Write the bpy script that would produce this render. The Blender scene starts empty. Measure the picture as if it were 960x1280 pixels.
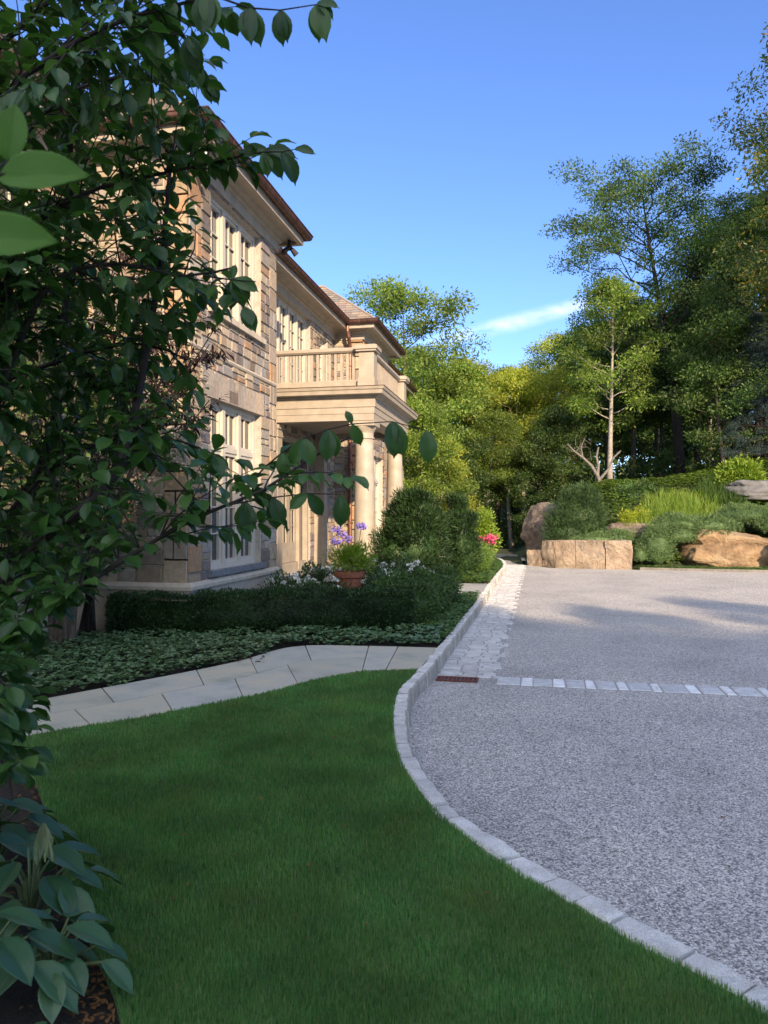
import bpy, math, random
import numpy as np
from mathutils import Vector, noise
PI = math.pi
R = math.radians
sc = bpy.context.scene
C = sc.collection

# ------------------------------------------------------------------ camera, sky, sun, exposure
YAW = R(11.74); CA, SA = math.cos(YAW), math.sin(YAW); EYE = 1.6; F = 924.0
cd = bpy.data.cameras.new('camera'); cam = bpy.data.objects.new('camera', cd); C.objects.link(cam)
cd.sensor_fit = 'VERTICAL'; cd.sensor_height = 36; cd.lens = 26; cd.shift_y = 5 / 1280
cd.clip_start = 0.05; cd.clip_end = 3000
cam.location = (0, 0, EYE); cam.rotation_euler = (PI / 2, 0, YAW)
cd.dof.use_dof = True; cd.dof.focus_distance = 9.0; cd.dof.aperture_fstop = 6.5
sc.camera = cam
SUN_EL = R(22.5); SX, SY = 0.48, -0.877
w = bpy.data.worlds.new('World'); sc.world = w; w.use_nodes = True
wn = w.node_tree; bg = wn.nodes['Background']
sky = wn.nodes.new('ShaderNodeTexSky'); sky.sky_type = 'NISHITA'; sky.sun_disc = False
sky.sun_elevation = SUN_EL; sky.sun_rotation = math.atan2(SX, SY)
sky.air_density = 1.0; sky.dust_density = 0.0; sky.ozone_density = 4.0
bg.inputs[1].default_value = 0.15
# thin wisp of cloud low in the sky, fixed by compass direction
def wnode(t, **k):
    n = wn.nodes.new(t)
    for a, b in k.items(): setattr(n, a, b)
    return n
def wlink(a, b): wn.links.new(a, b)
tc = wnode('ShaderNodeTexCoord')
def dirp(px, py):
    u = (px - 480) / F; z = -(py - 645) / F
    v = Vector((u * CA - SA, u * SA + CA, z)); return v.normalized()
mask = None
for (px, py, rx, rz, tilt) in ((580, 419, .085, .012, -.20), (640, 404, .085, .015, -.19), (700, 388, .065, .014, -.16), (700, 336, .0, .0, 0)):
    if rx == 0: continue
    c0 = dirp(px, py)
    sub = wnode('ShaderNodeVectorMath', operation='SUBTRACT'); wlink(tc.outputs['Generated'], sub.inputs[0]); sub.inputs[1].default_value = c0
    mp = wnode('ShaderNodeMapping'); mp.inputs['Rotation'].default_value = (0, 0, -YAW); wlink(sub.outputs[0], mp.inputs['Vector'])
    sp = wnode('ShaderNodeSeparateXYZ'); wlink(mp.outputs[0], sp.inputs[0])
    # z - slope * x
    m1 = wnode('ShaderNodeMath', operation='MULTIPLY'); wlink(sp.outputs[0], m1.inputs[0]); m1.inputs[1].default_value = tilt
    m2 = wnode('ShaderNodeMath', operation='ADD'); wlink(sp.outputs[2], m2.inputs[0]); wlink(m1.outputs[0], m2.inputs[1])
    a1 = wnode('ShaderNodeMath', operation='DIVIDE'); wlink(sp.outputs[0], a1.inputs[0]); a1.inputs[1].default_value = rx
    a2 = wnode('ShaderNodeMath', operation='DIVIDE'); wlink(m2.outputs[0], a2.inputs[0]); a2.inputs[1].default_value = rz
    cb = wnode('ShaderNodeCombineXYZ'); wlink(a1.outputs[0], cb.inputs[0]); wlink(a2.outputs[0], cb.inputs[1])
    ln = wnode('ShaderNodeVectorMath', operation='LENGTH'); wlink(cb.outputs[0], ln.inputs[0])
    mr = wnode('ShaderNodeMapRange'); wlink(ln.outputs['Value'], mr.inputs[0])
    mr.inputs[1].default_value = 1.0; mr.inputs[2].default_value = 0.0; mr.inputs[3].default_value = 0.0; mr.inputs[4].default_value = 1.0
    mr.interpolation_type = 'SMOOTHSTEP'
    if mask is None: mask = mr.outputs[0]
    else:
        mx = wnode('ShaderNodeMath', operation='MAXIMUM'); wlink(mask, mx.inputs[0]); wlink(mr.outputs[0], mx.inputs[1]); mask = mx.outputs[0]
nz = wnode('ShaderNodeTexNoise'); nz.inputs['Scale'].default_value = 14; nz.inputs['Detail'].default_value = 7; nz.inputs['Roughness'].default_value = .62
nmp = wnode('ShaderNodeMapping'); nmp.inputs['Scale'].default_value = (1, 1, 2.6); wlink(tc.outputs['Generated'], nmp.inputs['Vector']); wlink(nmp.outputs[0], nz.inputs['Vector'])
nr = wnode('ShaderNodeMapRange'); wlink(nz.outputs[0], nr.inputs[0]); nr.inputs[1].default_value = .36; nr.inputs[2].default_value = .62
mm = wnode('ShaderNodeMath', operation='MULTIPLY'); wlink(mask, mm.inputs[0]); wlink(nr.outputs[0], mm.inputs[1])
m3 = wnode('ShaderNodeMath', operation='MULTIPLY'); wlink(mm.outputs[0], m3.inputs[0]); m3.inputs[1].default_value = .62
tint = wnode('ShaderNodeMix', data_type='RGBA', blend_type='MULTIPLY'); tint.inputs[0].default_value = 1; wlink(sky.outputs[0], tint.inputs[6]); tint.inputs[7].default_value = (.57, .62, .82, 1)
mixc = wnode('ShaderNodeMix', data_type='RGBA'); wlink(m3.outputs[0], mixc.inputs[0]); wlink(tint.outputs[2], mixc.inputs[6]); mixc.inputs[7].default_value = (4.2, 4.3, 4.7, 1)
# bright cloud sheet added out of view behind the viewpoint to fill the shade
dt = wnode('ShaderNodeVectorMath', operation='DOT_PRODUCT'); wlink(tc.outputs['Generated'], dt.inputs[0]); dt.inputs[1].default_value = Vector((.05, -.66, .75)).normalized()
dr_m = wnode('ShaderNodeMapRange'); dr_m.interpolation_type = 'SMOOTHSTEP'; wlink(dt.outputs['Value'], dr_m.inputs[0]); dr_m.inputs[1].default_value = .42; dr_m.inputs[2].default_value = .80
nz2 = wnode('ShaderNodeTexNoise'); nz2.inputs['Scale'].default_value = 3.5; nz2.inputs['Detail'].default_value = 6; wlink(nmp.outputs[0], nz2.inputs['Vector'])
nr2 = wnode('ShaderNodeMapRange'); wlink(nz2.outputs[0], nr2.inputs[0]); nr2.inputs[1].default_value = .3; nr2.inputs[2].default_value = .6
cm2 = wnode('ShaderNodeMath', operation='MULTIPLY'); wlink(dr_m.outputs[0], cm2.inputs[0]); wlink(nr2.outputs[0], cm2.inputs[1])
mixd = wnode('ShaderNodeMix', data_type='RGBA'); wlink(cm2.outputs[0], mixd.inputs[0]); wlink(mixc.outputs[2], mixd.inputs[6]); mixd.inputs[7].default_value = (6.0, 6.1, 6.5, 1)
wlink(mixd.outputs[2], bg.inputs[0])
sl = bpy.data.lights.new('sun', 'SUN'); so = bpy.data.objects.new('sun', sl); C.objects.link(so)
sl.energy = 3.6; sl.angle = R(0.6); sl.color = (1.0, .76, .52)
sd = Vector((SX * math.cos(SUN_EL), SY * math.cos(SUN_EL), math.sin(SUN_EL)))
so.rotation_euler = sd.to_track_quat('Z', 'Y').to_euler(); so.location = (20, -15, 25)
sc.view_settings.view_transform = 'Standard'; sc.view_settings.look = 'None'
sc.view_settings.exposure = 1.3; sc.view_settings.gamma = 1
sc.cycles.max_bounces = 6; sc.cycles.diffuse_bounces = 3; sc.cycles.transparent_max_bounces = 6

def P(px, py, d):
    u = (px - 480) / F * d
    return Vector((u * CA - d * SA, u * SA + d * CA, EYE - (py - 645) / F * d))
def G(px, py, z=0.0):
    return P(px, py, (EYE - z) * F / (py - 645))
def proj(V):
    V = np.asarray(V); d = -V[..., 0] * SA + V[..., 1] * CA; u = V[..., 0] * CA + V[..., 1] * SA
    return 480 + F * u / d, 645 - F * (V[..., 2] - EYE) / d, d

# ------------------------------------------------------------------ object helpers
def tag(o, label=None, cat=None, group=None, kind=None):
    if label: o['label'] = label
    if cat: o['category'] = cat
    if group: o['group'] = group
    if kind: o['kind'] = kind
    return o
def empty(name, loc=(0, 0, 0), rz=0, **k):
    o = bpy.data.objects.new(name, None); C.objects.link(o); o.location = loc; o.rotation_euler = (0, 0, rz)
    o.empty_display_size = .1
    return tag(o, **k)
def link(name, me, mat, parent=None, smooth=False, **k):
    o = bpy.data.objects.new(name, me); C.objects.link(o)
    mats = mat if isinstance(mat, (list, tuple)) else [mat]
    for m in mats:
        if m: me.materials.append(m)
    if parent: o.parent = parent
    if smooth: me.polygons.foreach_set('use_smooth', [True] * len(me.polygons))
    return tag(o, **k)

def mesh_np(name, V, faces):
    """V (n,3); faces: list of int arrays (m,k)"""
    me = bpy.data.meshes.new(name); V = np.ascontiguousarray(V, dtype=np.float32)
    me.vertices.add(len(V)); me.vertices.foreach_set('co', V.ravel())
    faces = [np.asarray(f, dtype=np.int32) for f in faces if len(f)]
    loops = np.concatenate([f.ravel() for f in faces]); tot = np.concatenate([np.full(len(f), f.shape[1], np.int32) for f in faces])
    st = np.concatenate([[0], np.cumsum(tot)[:-1]]).astype(np.int32)
    me.loops.add(len(loops)); me.loops.foreach_set('vertex_index', loops)
    me.polygons.add(len(tot)); me.polygons.foreach_set('loop_start', st); me.polygons.foreach_set('loop_total', tot)
    me.update(calc_edges=True); return me

class MB:
    def __init__(s): s.v = []; s.f = []; s.c = []
    def quad(s, a, b, c, d, col=None):
        n = len(s.v); s.v += [tuple(a), tuple(b), tuple(c), tuple(d)]; s.f.append((n, n + 1, n + 2, n + 3)); s.c.append(col)
    def tri(s, a, b, c, col=None):
        n = len(s.v); s.v += [tuple(a), tuple(b), tuple(c)]; s.f.append((n, n + 1, n + 2)); s.c.append(col)
    def box(s, p0, p1, col=None, basis=None):
        x0, y0, z0 = p0; x1, y1, z1 = p1
        pts = [(x0, y0, z0), (x1, y0, z0), (x1, y1, z0), (x0, y1, z0), (x0, y0, z1), (x1, y0, z1), (x1, y1, z1), (x0, y1, z1)]
        if basis: pts = [basis(*p) for p in pts]
        n = len(s.v); s.v += [tuple(p) for p in pts]
        for f in ((0, 3, 2, 1), (4, 5, 6, 7), (0, 1, 5, 4), (1, 2, 6, 5), (2, 3, 7, 6), (3, 0, 4, 7)):
            s.f.append(tuple(n + i for i in f)); s.c.append(col)
    def poly(s, pts, col=None):
        n = len(s.v); s.v += [tuple(p) for p in pts]; s.f.append(tuple(range(n, n + len(pts)))); s.c.append(col)
    def prism(s, pts, z0, z1, col=None):
        k = len(pts); n = len(s.v)
        s.v += [(p[0], p[1], z0) for p in pts] + [(p[0], p[1], z1) for p in pts]
        s.f.append(tuple(range(n + k - 1, n - 1, -1))); s.f.append(tuple(range(n + k, n + 2 * k))); s.c += [col, col]
        for i in range(k):
            j = (i + 1) % k; s.f.append((n + i, n + j, n + k + j, n + k + i)); s.c.append(col)
    def tube(s, pts, rads, sides=6, col=None, caps=True):
        pts = [Vector(p) for p in pts]; rings = []
        prev = None
        for i, p in enumerate(pts):
            t = (pts[min(i + 1, len(pts) - 1)] - pts[max(i - 1, 0)])
            if t.length < 1e-9: t = Vector((0, 0, 1))
            t.normalize()
            if prev is None:
                a = Vector((1, 0, 0)) if abs(t.x) < .8 else Vector((0, 1, 0)); n1 = t.cross(a).normalized()
            else:
                n1 = (prev - t * prev.dot(t)); n1 = n1.normalized() if n1.length > 1e-6 else t.orthogonal().normalized()
            prev = n1; n2 = t.cross(n1); r = rads[i] if hasattr(rads, '__len__') else rads
            b = len(s.v); rings.append(b)
            for k in range(sides):
                an = 2 * PI * k / sides; s.v.append(tuple(p + n1 * (math.cos(an) * r) + n2 * (math.sin(an) * r)))
        for i in range(len(pts) - 1):
            a, b = rings[i], rings[i + 1]
            for k in range(sides):
                j = (k + 1) % sides; s.f.append((a + k, a + j, b + j, b + k)); s.c.append(col)
        if caps:
            s.f.append(tuple(rings[0] + k for k in reversed(range(sides)))); s.f.append(tuple(rings[-1] + k for k in range(sides))); s.c += [col, col]
    def lathe(s, cx, cy, prof, sides=24, col=None):
        rings = []
        for (r, z) in prof:
            rings.append(len(s.v))
            for k in range(sides):
                an = 2 * PI * k / sides; s.v.append((cx + r * math.cos(an), cy + r * math.sin(an), z))
        for a, b in zip(rings[:-1], rings[1:]):
            for k in range(sides):
                j = (k + 1) % sides; s.f.append((a + k, a + j, b + j, b + k)); s.c.append(col)
        s.f.append(tuple(rings[0] + k for k in reversed(range(sides)))); s.f.append(tuple(rings[-1] + k for k in range(sides))); s.c += [col, col]
    def sweep(s, path, prof, side=1, closed=False, col=None, capends=True):
        """profile (out, z) along an XY path, mitred; side=+1: outward is to the right of travel"""
        n = len(path); base = []
        for i, p in enumerate(path):
            p = Vector(p[:2])
            def nrm(a, b):
                d = (Vector(b[:2]) - Vector(a[:2])).normalized(); return Vector((d.y, -d.x)) * side
            ns = []
            if i > 0 or closed: ns.append(nrm(path[i - 1], path[i]))
            if i < n - 1 or closed: ns.append(nrm(path[i], path[(i + 1) % n]))
            m = ns[0] if len(ns) == 1 else (ns[0] + ns[1]) / max(.2, 1 + ns[0].dot(ns[1]))
            base.append(len(s.v))
            for (o, z) in prof: s.v.append((p.x + m.x * o, p.y + m.y * o, z))
        k = len(prof)
        for i in range(n if closed else n - 1):
            a, b = base[i], base[(i + 1) % n]
            for j in range(k):
                jj = (j + 1) % k; s.f.append((a + j, b + j, b + jj, a + jj)); s.c.append(col)
        if not closed and capends:
            s.f.append(tuple(base[0] + j for j in range(k))); s.f.append(tuple(base[-1] + j for j in reversed(range(k)))); s.c += [col, col]
    def build(s, name, mat, parent=None, smooth=False, off=None, **kw):
        me = bpy.data.meshes.new(name)
        v = s.v if off is None else [(a - off[0], b - off[1], c - off[2]) for a, b, c in s.v]
        me.from_pydata(v, [], s.f)
        if any(c is not None for c in s.c):
            at = me.color_attributes.new('Col', 'FLOAT_COLOR', 'CORNER'); data = []
            for f, c in zip(s.f, s.c):
                c = c or (.5, .5, .5); data += [c[0], c[1], c[2], 1.0] * len(f)
            at.data.foreach_set('color', data)
        me.update(); return link(name, me, mat, parent, smooth, **kw)

# ------------------------------------------------------------------ materials
MATS = {}
def newmat(name):
    m = bpy.data.materials.new(name); m.use_nodes = True; nt = m.node_tree
    return m, nt, nt.nodes['Principled BSDF'], nt.nodes['Material Output']
def nn(nt, t, **k):
    n = nt.nodes.new(t)
    for a, b in k.items(): setattr(n, a, b)
    return n
def ramp(nt, src, stops, interp='LINEAR'):
    r = nn(nt, 'ShaderNodeValToRGB'); r.color_ramp.interpolation = interp
    e = r.color_ramp.elements
    while len(e) < len(stops): e.new(.5)
    for el, (p, c) in zip(e, stops): el.position = p; el.color = (*c, 1)
    nt.links.new(src, r.inputs[0]); return r.outputs[0]
def noise_(nt, scale, detail=4, rough=.55, vec=None):
    n = nn(nt, 'ShaderNodeTexNoise'); n.inputs['Scale'].default_value = scale; n.inputs['Detail'].default_value = detail; n.inputs['Roughness'].default_value = rough
    if vec is None:
        t = nn(nt, 'ShaderNodeNewGeometry'); vec = t.outputs['Position']
    nt.links.new(vec, n.inputs['Vector']); return n.outputs[0]
def mixrgb(nt, f, a, b, blend='MIX'):
    m = nn(nt, 'ShaderNodeMix', data_type='RGBA', blend_type=blend)
    for i, v in ((0, f), (6, a), (7, b)):
        if hasattr(v, 'links'): nt.links.new(v, m.inputs[i])
        else: m.inputs[i].default_value = v if i == 0 else (*v, 1)
    return m.outputs[2]
def bump(nt, h, strength, dist, bsdf):
    b = nn(nt, 'ShaderNodeBump'); b.inputs['Strength'].default_value = strength; b.inputs['Distance'].default_value = dist
    nt.links.new(h, b.inputs['Height']); nt.links.new(b.outputs[0], bsdf.inputs['Normal']); return b
def leafmat(name, cols, rough=.45, trans=.3, spec=.4, tcol=None, patch=None):
    m, nt, bs, out = newmat(name)
    g = nn(nt, 'ShaderNodeNewGeometry')
    n = len(cols); col = ramp(nt, g.outputs['Random Per Island'], [(i / max(1, n - 1), c) for i, c in enumerate(cols)])
    if patch:
        lo_, hi_ = (.78, 1.22) if 'grass' in name else (.55, 1.35)
        oi = noise_(nt, patch, 2); f = nn(nt, 'ShaderNodeMapRange'); nt.links.new(oi, f.inputs[0]); f.inputs[1].default_value = .35; f.inputs[2].default_value = .65; f.inputs[3].default_value = lo_; f.inputs[4].default_value = hi_
        col = mixrgb(nt, 1.0, col, f.outputs[0], 'MULTIPLY')
    nt.links.new(col, bs.inputs['Base Color']); bs.inputs['Roughness'].default_value = rough; bs.inputs['Specular IOR Level'].default_value = spec
    tr = nn(nt, 'ShaderNodeBsdfTranslucent')
    tm = mixrgb(nt, 1.0, col, tcol or (1.3, 1.5, .55), 'MULTIPLY'); nt.links.new(tm, tr.inputs[0])
    mx = nn(nt, 'ShaderNodeMixShader'); mx.inputs[0].default_value = trans
    nt.links.new(bs.outputs[0], mx.inputs[1]); nt.links.new(tr.outputs[0], mx.inputs[2]); nt.links.new(mx.outputs[0], out.inputs[0])
    return m
def plain(name, col, rough=.6, metal=0, nscale=None, var=.25, bumps=None, spec=.5):
    m, nt, bs, out = newmat(name); bs.inputs['Roughness'].default_value = rough; bs.inputs['Metallic'].default_value = metal; bs.inputs['Specular IOR Level'].default_value = spec
    if nscale:
        n = noise_(nt, nscale, 5); c = ramp(nt, n, [(.3, tuple(x * (1 - var) for x in col)), (.7, tuple(min(1, x * (1 + var)) for x in col))])
        nt.links.new(c, bs.inputs['Base Color'])
        if bumps: bump(nt, n, bumps, .01, bs)
    else: bs.inputs['Base Color'].default_value = (*col, 1)
    return m
def vcol(name, rough=.85, nscale=18, var=.35, bs_=.5, dist=.01, fine=120):
    m, nt, bs, out = newmat(name); at = nn(nt, 'ShaderNodeAttribute', attribute_name='Col')
    n = noise_(nt, nscale, 6, .65); f = nn(nt, 'ShaderNodeMapRange'); nt.links.new(n, f.inputs[0]); f.inputs[1].default_value = .25; f.inputs[2].default_value = .75; f.inputs[3].default_value = 1 - var; f.inputs[4].default_value = 1 + var
    c = mixrgb(nt, 1.0, at.outputs['Color'], f.outputs[0], 'MULTIPLY'); nt.links.new(c, bs.inputs['Base Color'])
    n2 = noise_(nt, fine, 4); a = nn(nt, 'ShaderNodeMath', operation='ADD'); nt.links.new(n, a.inputs[0]); nt.links.new(n2, a.inputs[1])
    bs.inputs['Roughness'].default_value = rough; bump(nt, a.outputs[0], bs_, dist, bs); return m

M_stone = vcol('stone', nscale=14, var=.3, bs_=.7, dist=.012)
M_trim = plain('cream_trim', (.37, .32, .25), .55, 0, 5, .14, .15)
M_paint = plain('cream_joinery', (.52, .48, .40), .45, 0, 6, .06, .05)
M_lime = plain('limestone', (.46, .40, .31), .75, 0, 9, .16, .3)
M_bluestone = plain('bluestone_sill', (.17, .18, .19), .7, 0, 14, .2, .3)
M_copper = plain('aged_copper', (.10, .05, .038), .5, .45, 7, .35, .1)
M_copperl = plain('bright_copper', (.2, .10, .07), .45, .5, 9, .3)
M_dark = plain('dark_metal', (.02, .02, .022), .5)
M_louvre = plain('lamp_glass', (.7, .68, .62), .3)
m, nt, bs, out = newmat('glass'); bs.inputs['Base Color'].default_value = (.035, .04, .045, 1); bs.inputs['Roughness'].default_value = .02; bs.inputs['IOR'].default_value = 1.9
n = noise_(nt, 1.5, 1); bump(nt, n, .12, .02, bs); M_glass = m
# roof slates
m, nt, bs, out = newmat('slate_roof'); tcn = nn(nt, 'ShaderNodeAttribute', attribute_name='Col'); nt.links.new(tcn.outputs[0], bs.inputs['Base Color']); bs.inputs['Roughness'].default_value = .8; bump(nt, noise_(nt, 25, 5), .5, .01, bs); M_slate = m
# granite
m, nt, bs, out = newmat('granite'); at = nn(nt, 'ShaderNodeAttribute', attribute_name='Col'); n = noise_(nt, 160, 3, .7); n2 = noise_(nt, 9, 5)
c = mixrgb(nt, 1.0, at.outputs[0], ramp(nt, n, [(.3, (.62, .62, .63)), (.5, (1, 1, 1)), (.72, (1.25, 1.24, 1.22))]), 'MULTIPLY'); c = mixrgb(nt, 1.0, c, ramp(nt, n2, [(.3, (.8, .8, .78)), (.7, (1.15, 1.15, 1.15))]), 'MULTIPLY')
nt.links.new(c, bs.inputs['Base Color']); bs.inputs['Roughness'].default_value = .8; n4 = noise_(nt, 40, 5, .7); a = nn(nt, 'ShaderNodeMath', operation='ADD'); nt.links.new(n2, a.inputs[0]); nt.links.new(n4, a.inputs[1]); bump(nt, a.outputs[0], .8, .02, bs); M_granite = m
# chip-seal drive: crushed stone chips
m, nt, bs, out = newmat('stone_chip_drive'); g = nn(nt, 'ShaderNodeNewGeometry')
vo = nn(nt, 'ShaderNodeTexVoronoi'); vo.inputs['Scale'].default_value = 115; nt.links.new(g.outputs['Position'], vo.inputs['Vector'])
sepc = nn(nt, 'ShaderNodeSeparateColor'); nt.links.new(vo.outputs['Color'], sepc.inputs[0])
c = ramp(nt, sepc.outputs[0], [(0, (.15, .145, .14)), (.2, (.27, .26, .245)), (.45, (.50, .48, .445)), (.75, (.74, .71, .66)), (1, (.92, .88, .82))])
edge = ramp(nt, vo.outputs['Distance'], [(.25, (1, 1, 1)), (.65, (.7, .7, .7))])
c = mixrgb(nt, 1.0, c, edge, 'MULTIPLY')
c = mixrgb(nt, 1.0, c, ramp(nt, noise_(nt, .7, 7, .65), [(.28, (.78, .78, .78)), (.5, (1, 1, 1)), (.72, (1.14, 1.12, 1.08))]), 'MULTIPLY')
c = mixrgb(nt, 1.0, c, ramp(nt, noise_(nt, 22, 3), [(.3, (.86, .86, .87)), (.7, (1.12, 1.11, 1.1))]), 'MULTIPLY')
nt.links.new(c, bs.inputs['Base Color']); bs.inputs['Roughness'].default_value = .72
inv = nn(nt, 'ShaderNodeMath', operation='SUBTRACT'); inv.inputs[0].default_value = 1; nt.links.new(vo.outputs['Distance'], inv.inputs[1])
add = nn(nt, 'ShaderNodeMath', operation='ADD'); nt.links.new(inv.outputs[0], add.inputs[0]); nt.links.new(sepc.outputs[1], add.inputs[1])
bump(nt, add.outputs[0], .8, .006, bs); M_drive = m
m, nt, bs, out = newmat('soil'); n = noise_(nt, 12, 8, .7); n2 = noise_(nt, 90, 4)
c = ramp(nt, n, [(.3, (.012, .009, .006)), (.6, (.035, .024, .015)), (.8, (.06, .042, .028))]); nt.links.new(c, bs.inputs['Base Color']); bs.inputs['Roughness'].default_value = .95
a = nn(nt, 'ShaderNodeMath', operation='ADD'); nt.links.new(n, a.inputs[0]); nt.links.new(n2, a.inputs[1]); bump(nt, a.outputs[0], 1, .03, bs); M_soil = m
m, nt, bs, out = newmat('forest_floor'); n = noise_(nt, .7, 8, .7)
c = ramp(nt, n, [(.3, (.02, .03, .01)), (.5, (.03, .05, .015)), (.7, (.05, .06, .02))]); nt.links.new(c, bs.inputs['Base Color']); bs.inputs['Roughness'].default_value = 1; bump(nt, noise_(nt, 8, 8, .7), 1, .08, bs); M_floor = m
m, nt, bs, out = newmat('lawn_soil'); n = noise_(nt, 30, 6, .7); c = ramp(nt, n, [(.3, (.05, .11, .035)), (.7, (.08, .15, .05))]); nt.links.new(c, bs.inputs['Base Color']); bs.inputs['Roughness'].default_value = 1; M_lawn = m
m, nt, bs, out = newmat('flagstone'); at = nn(nt, 'ShaderNodeAttribute', attribute_name='Col'); n = noise_(nt, 2.6, 6, .6); n2 = noise_(nt, 60, 4)
c = mixrgb(nt, 1.0, at.outputs[0], ramp(nt, n, [(.28, (.7, .74, .72)), (.5, (1, 1, 1)), (.72, (1.15, 1.06, .92))]), 'MULTIPLY'); c = mixrgb(nt, 1.0, c, ramp(nt, n2, [(.3, (.9, .9, .9)), (.7, (1.06, 1.06, 1.06))]), 'MULTIPLY')
nt.links.new(c, bs.inputs['Base Color']); bs.inputs['Roughness'].default_value = .7; bump(nt, n2, .25, .004, bs); M_flag = m
m, nt, bs, out = newmat('boulder_stone'); n = noise_(nt, 1.6, 8, .65); n2 = noise_(nt, 9, 8, .7)
g = nn(nt, 'ShaderNodeNewGeometry'); mp = nn(nt, 'ShaderNodeMapping'); mp.inputs['Scale'].default_value = (1.2, 1.2, 2.6); mp.inputs['Rotation'].default_value = (.15, .2, 0); nt.links.new(g.outputs['Position'], mp.inputs['Vector']); n3 = noise_(nt, 1.2, 6, .6, mp.outputs[0])
c = ramp(nt, n, [(.28, (.17, .115, .07)), (.43, (.33, .22, .125)), (.55, (.42, .31, .19)), (.64, (.30, .25, .18)), (.75, (.19, .17, .14))])
c = mixrgb(nt, 1.0, c, ramp(nt, n3, [(.35, (.7, .68, .66)), (.6, (1.15, 1.12, 1.05))]), 'MULTIPLY')
nt.links.new(c, bs.inputs['Base Color']); bs.inputs['Roughness'].default_value = .9
a = nn(nt, 'ShaderNodeMath', operation='ADD'); nt.links.new(n2, a.inputs[0]); nt.links.new(n3, a.inputs[1]); bump(nt, a.outputs[0], 1, .14, bs); M_rock = m
m2 = m.copy(); m2.name = 'grey_boulder_stone'
for nd in m2.node_tree.nodes:
    if nd.type == 'VALTORGB' and abs(nd.color_ramp.elements[0].position - .28) < .01:
        for e, cc in zip(nd.color_ramp.elements, [(.12, .09, .08), (.2, .16, .13), (.27, .22, .18), (.16, .14, .13)]): e.color = (*cc, 1)
M_rockg = m2
M_bark = plain('bark', (.075, .06, .048), .95, 0, 14, .45, .9)
M_barkl = plain('pale_bark', (.30, .27, .23), .9, 0, 10, .35, .6)
M_barkd = plain('dark_bark', (.028, .022, .018), .95, 0, 18, .4, .9)
M_terra = plain('terracotta', (.30, .10, .05), .8, 0, 12, .25, .3)
M_rust = plain('rusty_iron', (.16, .05, .032), .8, .2, 30, .4, .5)
M_white = leafmat('white_petal', [(.75, .74, .66), (.8, .78, .74)], .5, .2, tcol=(1, 1, .9))
M_purple = leafmat('purple_petal', [(.22, .16, .55), (.32, .25, .65)], .5, .2, tcol=(1, 1, 1))
M_pink = leafmat('pink_petal', [(.6, .06, .15), (.7, .12, .25)], .5, .2, tcol=(1, 1, 1))
M_wire = plain('stalk', (.10, .14, .05), .7)

# ------------------------------------------------------------------ leaf scattering
def template(kind):
    if kind == 'rhomb': return np.array([(0, 0, 0), (.32, .45, .06), (0, 1, 0), (-.32, .45, .06)], float), [np.array([(0, 1, 2), (0, 2, 3)])]
    if kind == 'needle': return np.array([(-.5, 0, 0), (.5, 0, 0), (0, 1, 0)], float), [np.array([(0, 1, 2)])]
    if kind == 'blade': return np.array([(-.5, 0, 0), (.5, 0, 0), (.38, .6, .08), (-.38, .6, .08), (0, 1, .3)], float), [np.array([(0, 1, 2, 3)]), np.array([(3, 2, 4)])]
    if kind == 'ovate':
        V = [(0, 0, 0)]; st = [(.2, .34, .03), (.5, .5, .0), (.8, .3, -.06)]
        for t, ww, z in st: V += [(-ww, t, z + .1 * ww), (0, t, z), (ww, t, z + .1 * ww)]
        V.append((0, 1, -.16)); q = []; t3 = [(0, 2, 1), (0, 3, 2)]
        for i in range(2):
            b = 1 + 3 * i; q += [(b, b + 1, b + 4, b + 3), (b + 1, b + 2, b + 5, b + 4)]
        t3 += [(7, 8, 10), (8, 9, 10)]
        return np.array(V, float), [np.array(q), np.array(t3)]
    if kind == 'rib':
        V = []; st = [(0, .03), (.08, .22), (.2, .38), (.38, .48), (.55, .47), (.7, .39), (.84, .25), (.94, .1), (1.02, .0)]; nx_ = 13
        for i, (t, ww) in enumerate(st):
            for j in range(nx_): f = j / (nx_ - 1) * 2 - 1; V.append((ww * f, t - .04 * abs(f) * (1 - t), (.02 if j % 2 else 0) * min(1, ww * 3) + .2 * ww * abs(f) - .10 * t * t + .012 * math.sin(i * 2 + f * 3)))
        q = [(nx_ * i + k, nx_ * i + k + 1, nx_ * (i + 1) + k + 1, nx_ * (i + 1) + k) for i in range(len(st) - 1) for k in range(nx_ - 1)]
        return np.array(V, float), [np.array(q)]
    if kind == 'big':
        V = []; st = [(0, .02, 0), (.1, .2, .02), (.25, .37, .03), (.45, .49, .02), (.62, .5, -.01), (.78, .40, -.06), (.9, .22, -.11), (.96, .08, -.14), (1.04, .0, -.19)]
        for i, (t, ww, z) in enumerate(st):
            wob = .02 * math.sin(i * 2.4)
            V += [(-ww, t, z + .16 * ww + wob), (-ww * .5, t + .01, z + .05 * ww), (0, t, z - .015), (ww * .5, t + .01, z + .05 * ww), (ww, t, z + .16 * ww - wob)]
        q = []
        for i in range(len(st) - 1):
            b = 5 * i
            for k in range(4): q.append((b + k, b + k + 1, b + k + 6, b + k + 5))
        return np.array(V, float), [np.array(q)]
TPL = {}
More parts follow.
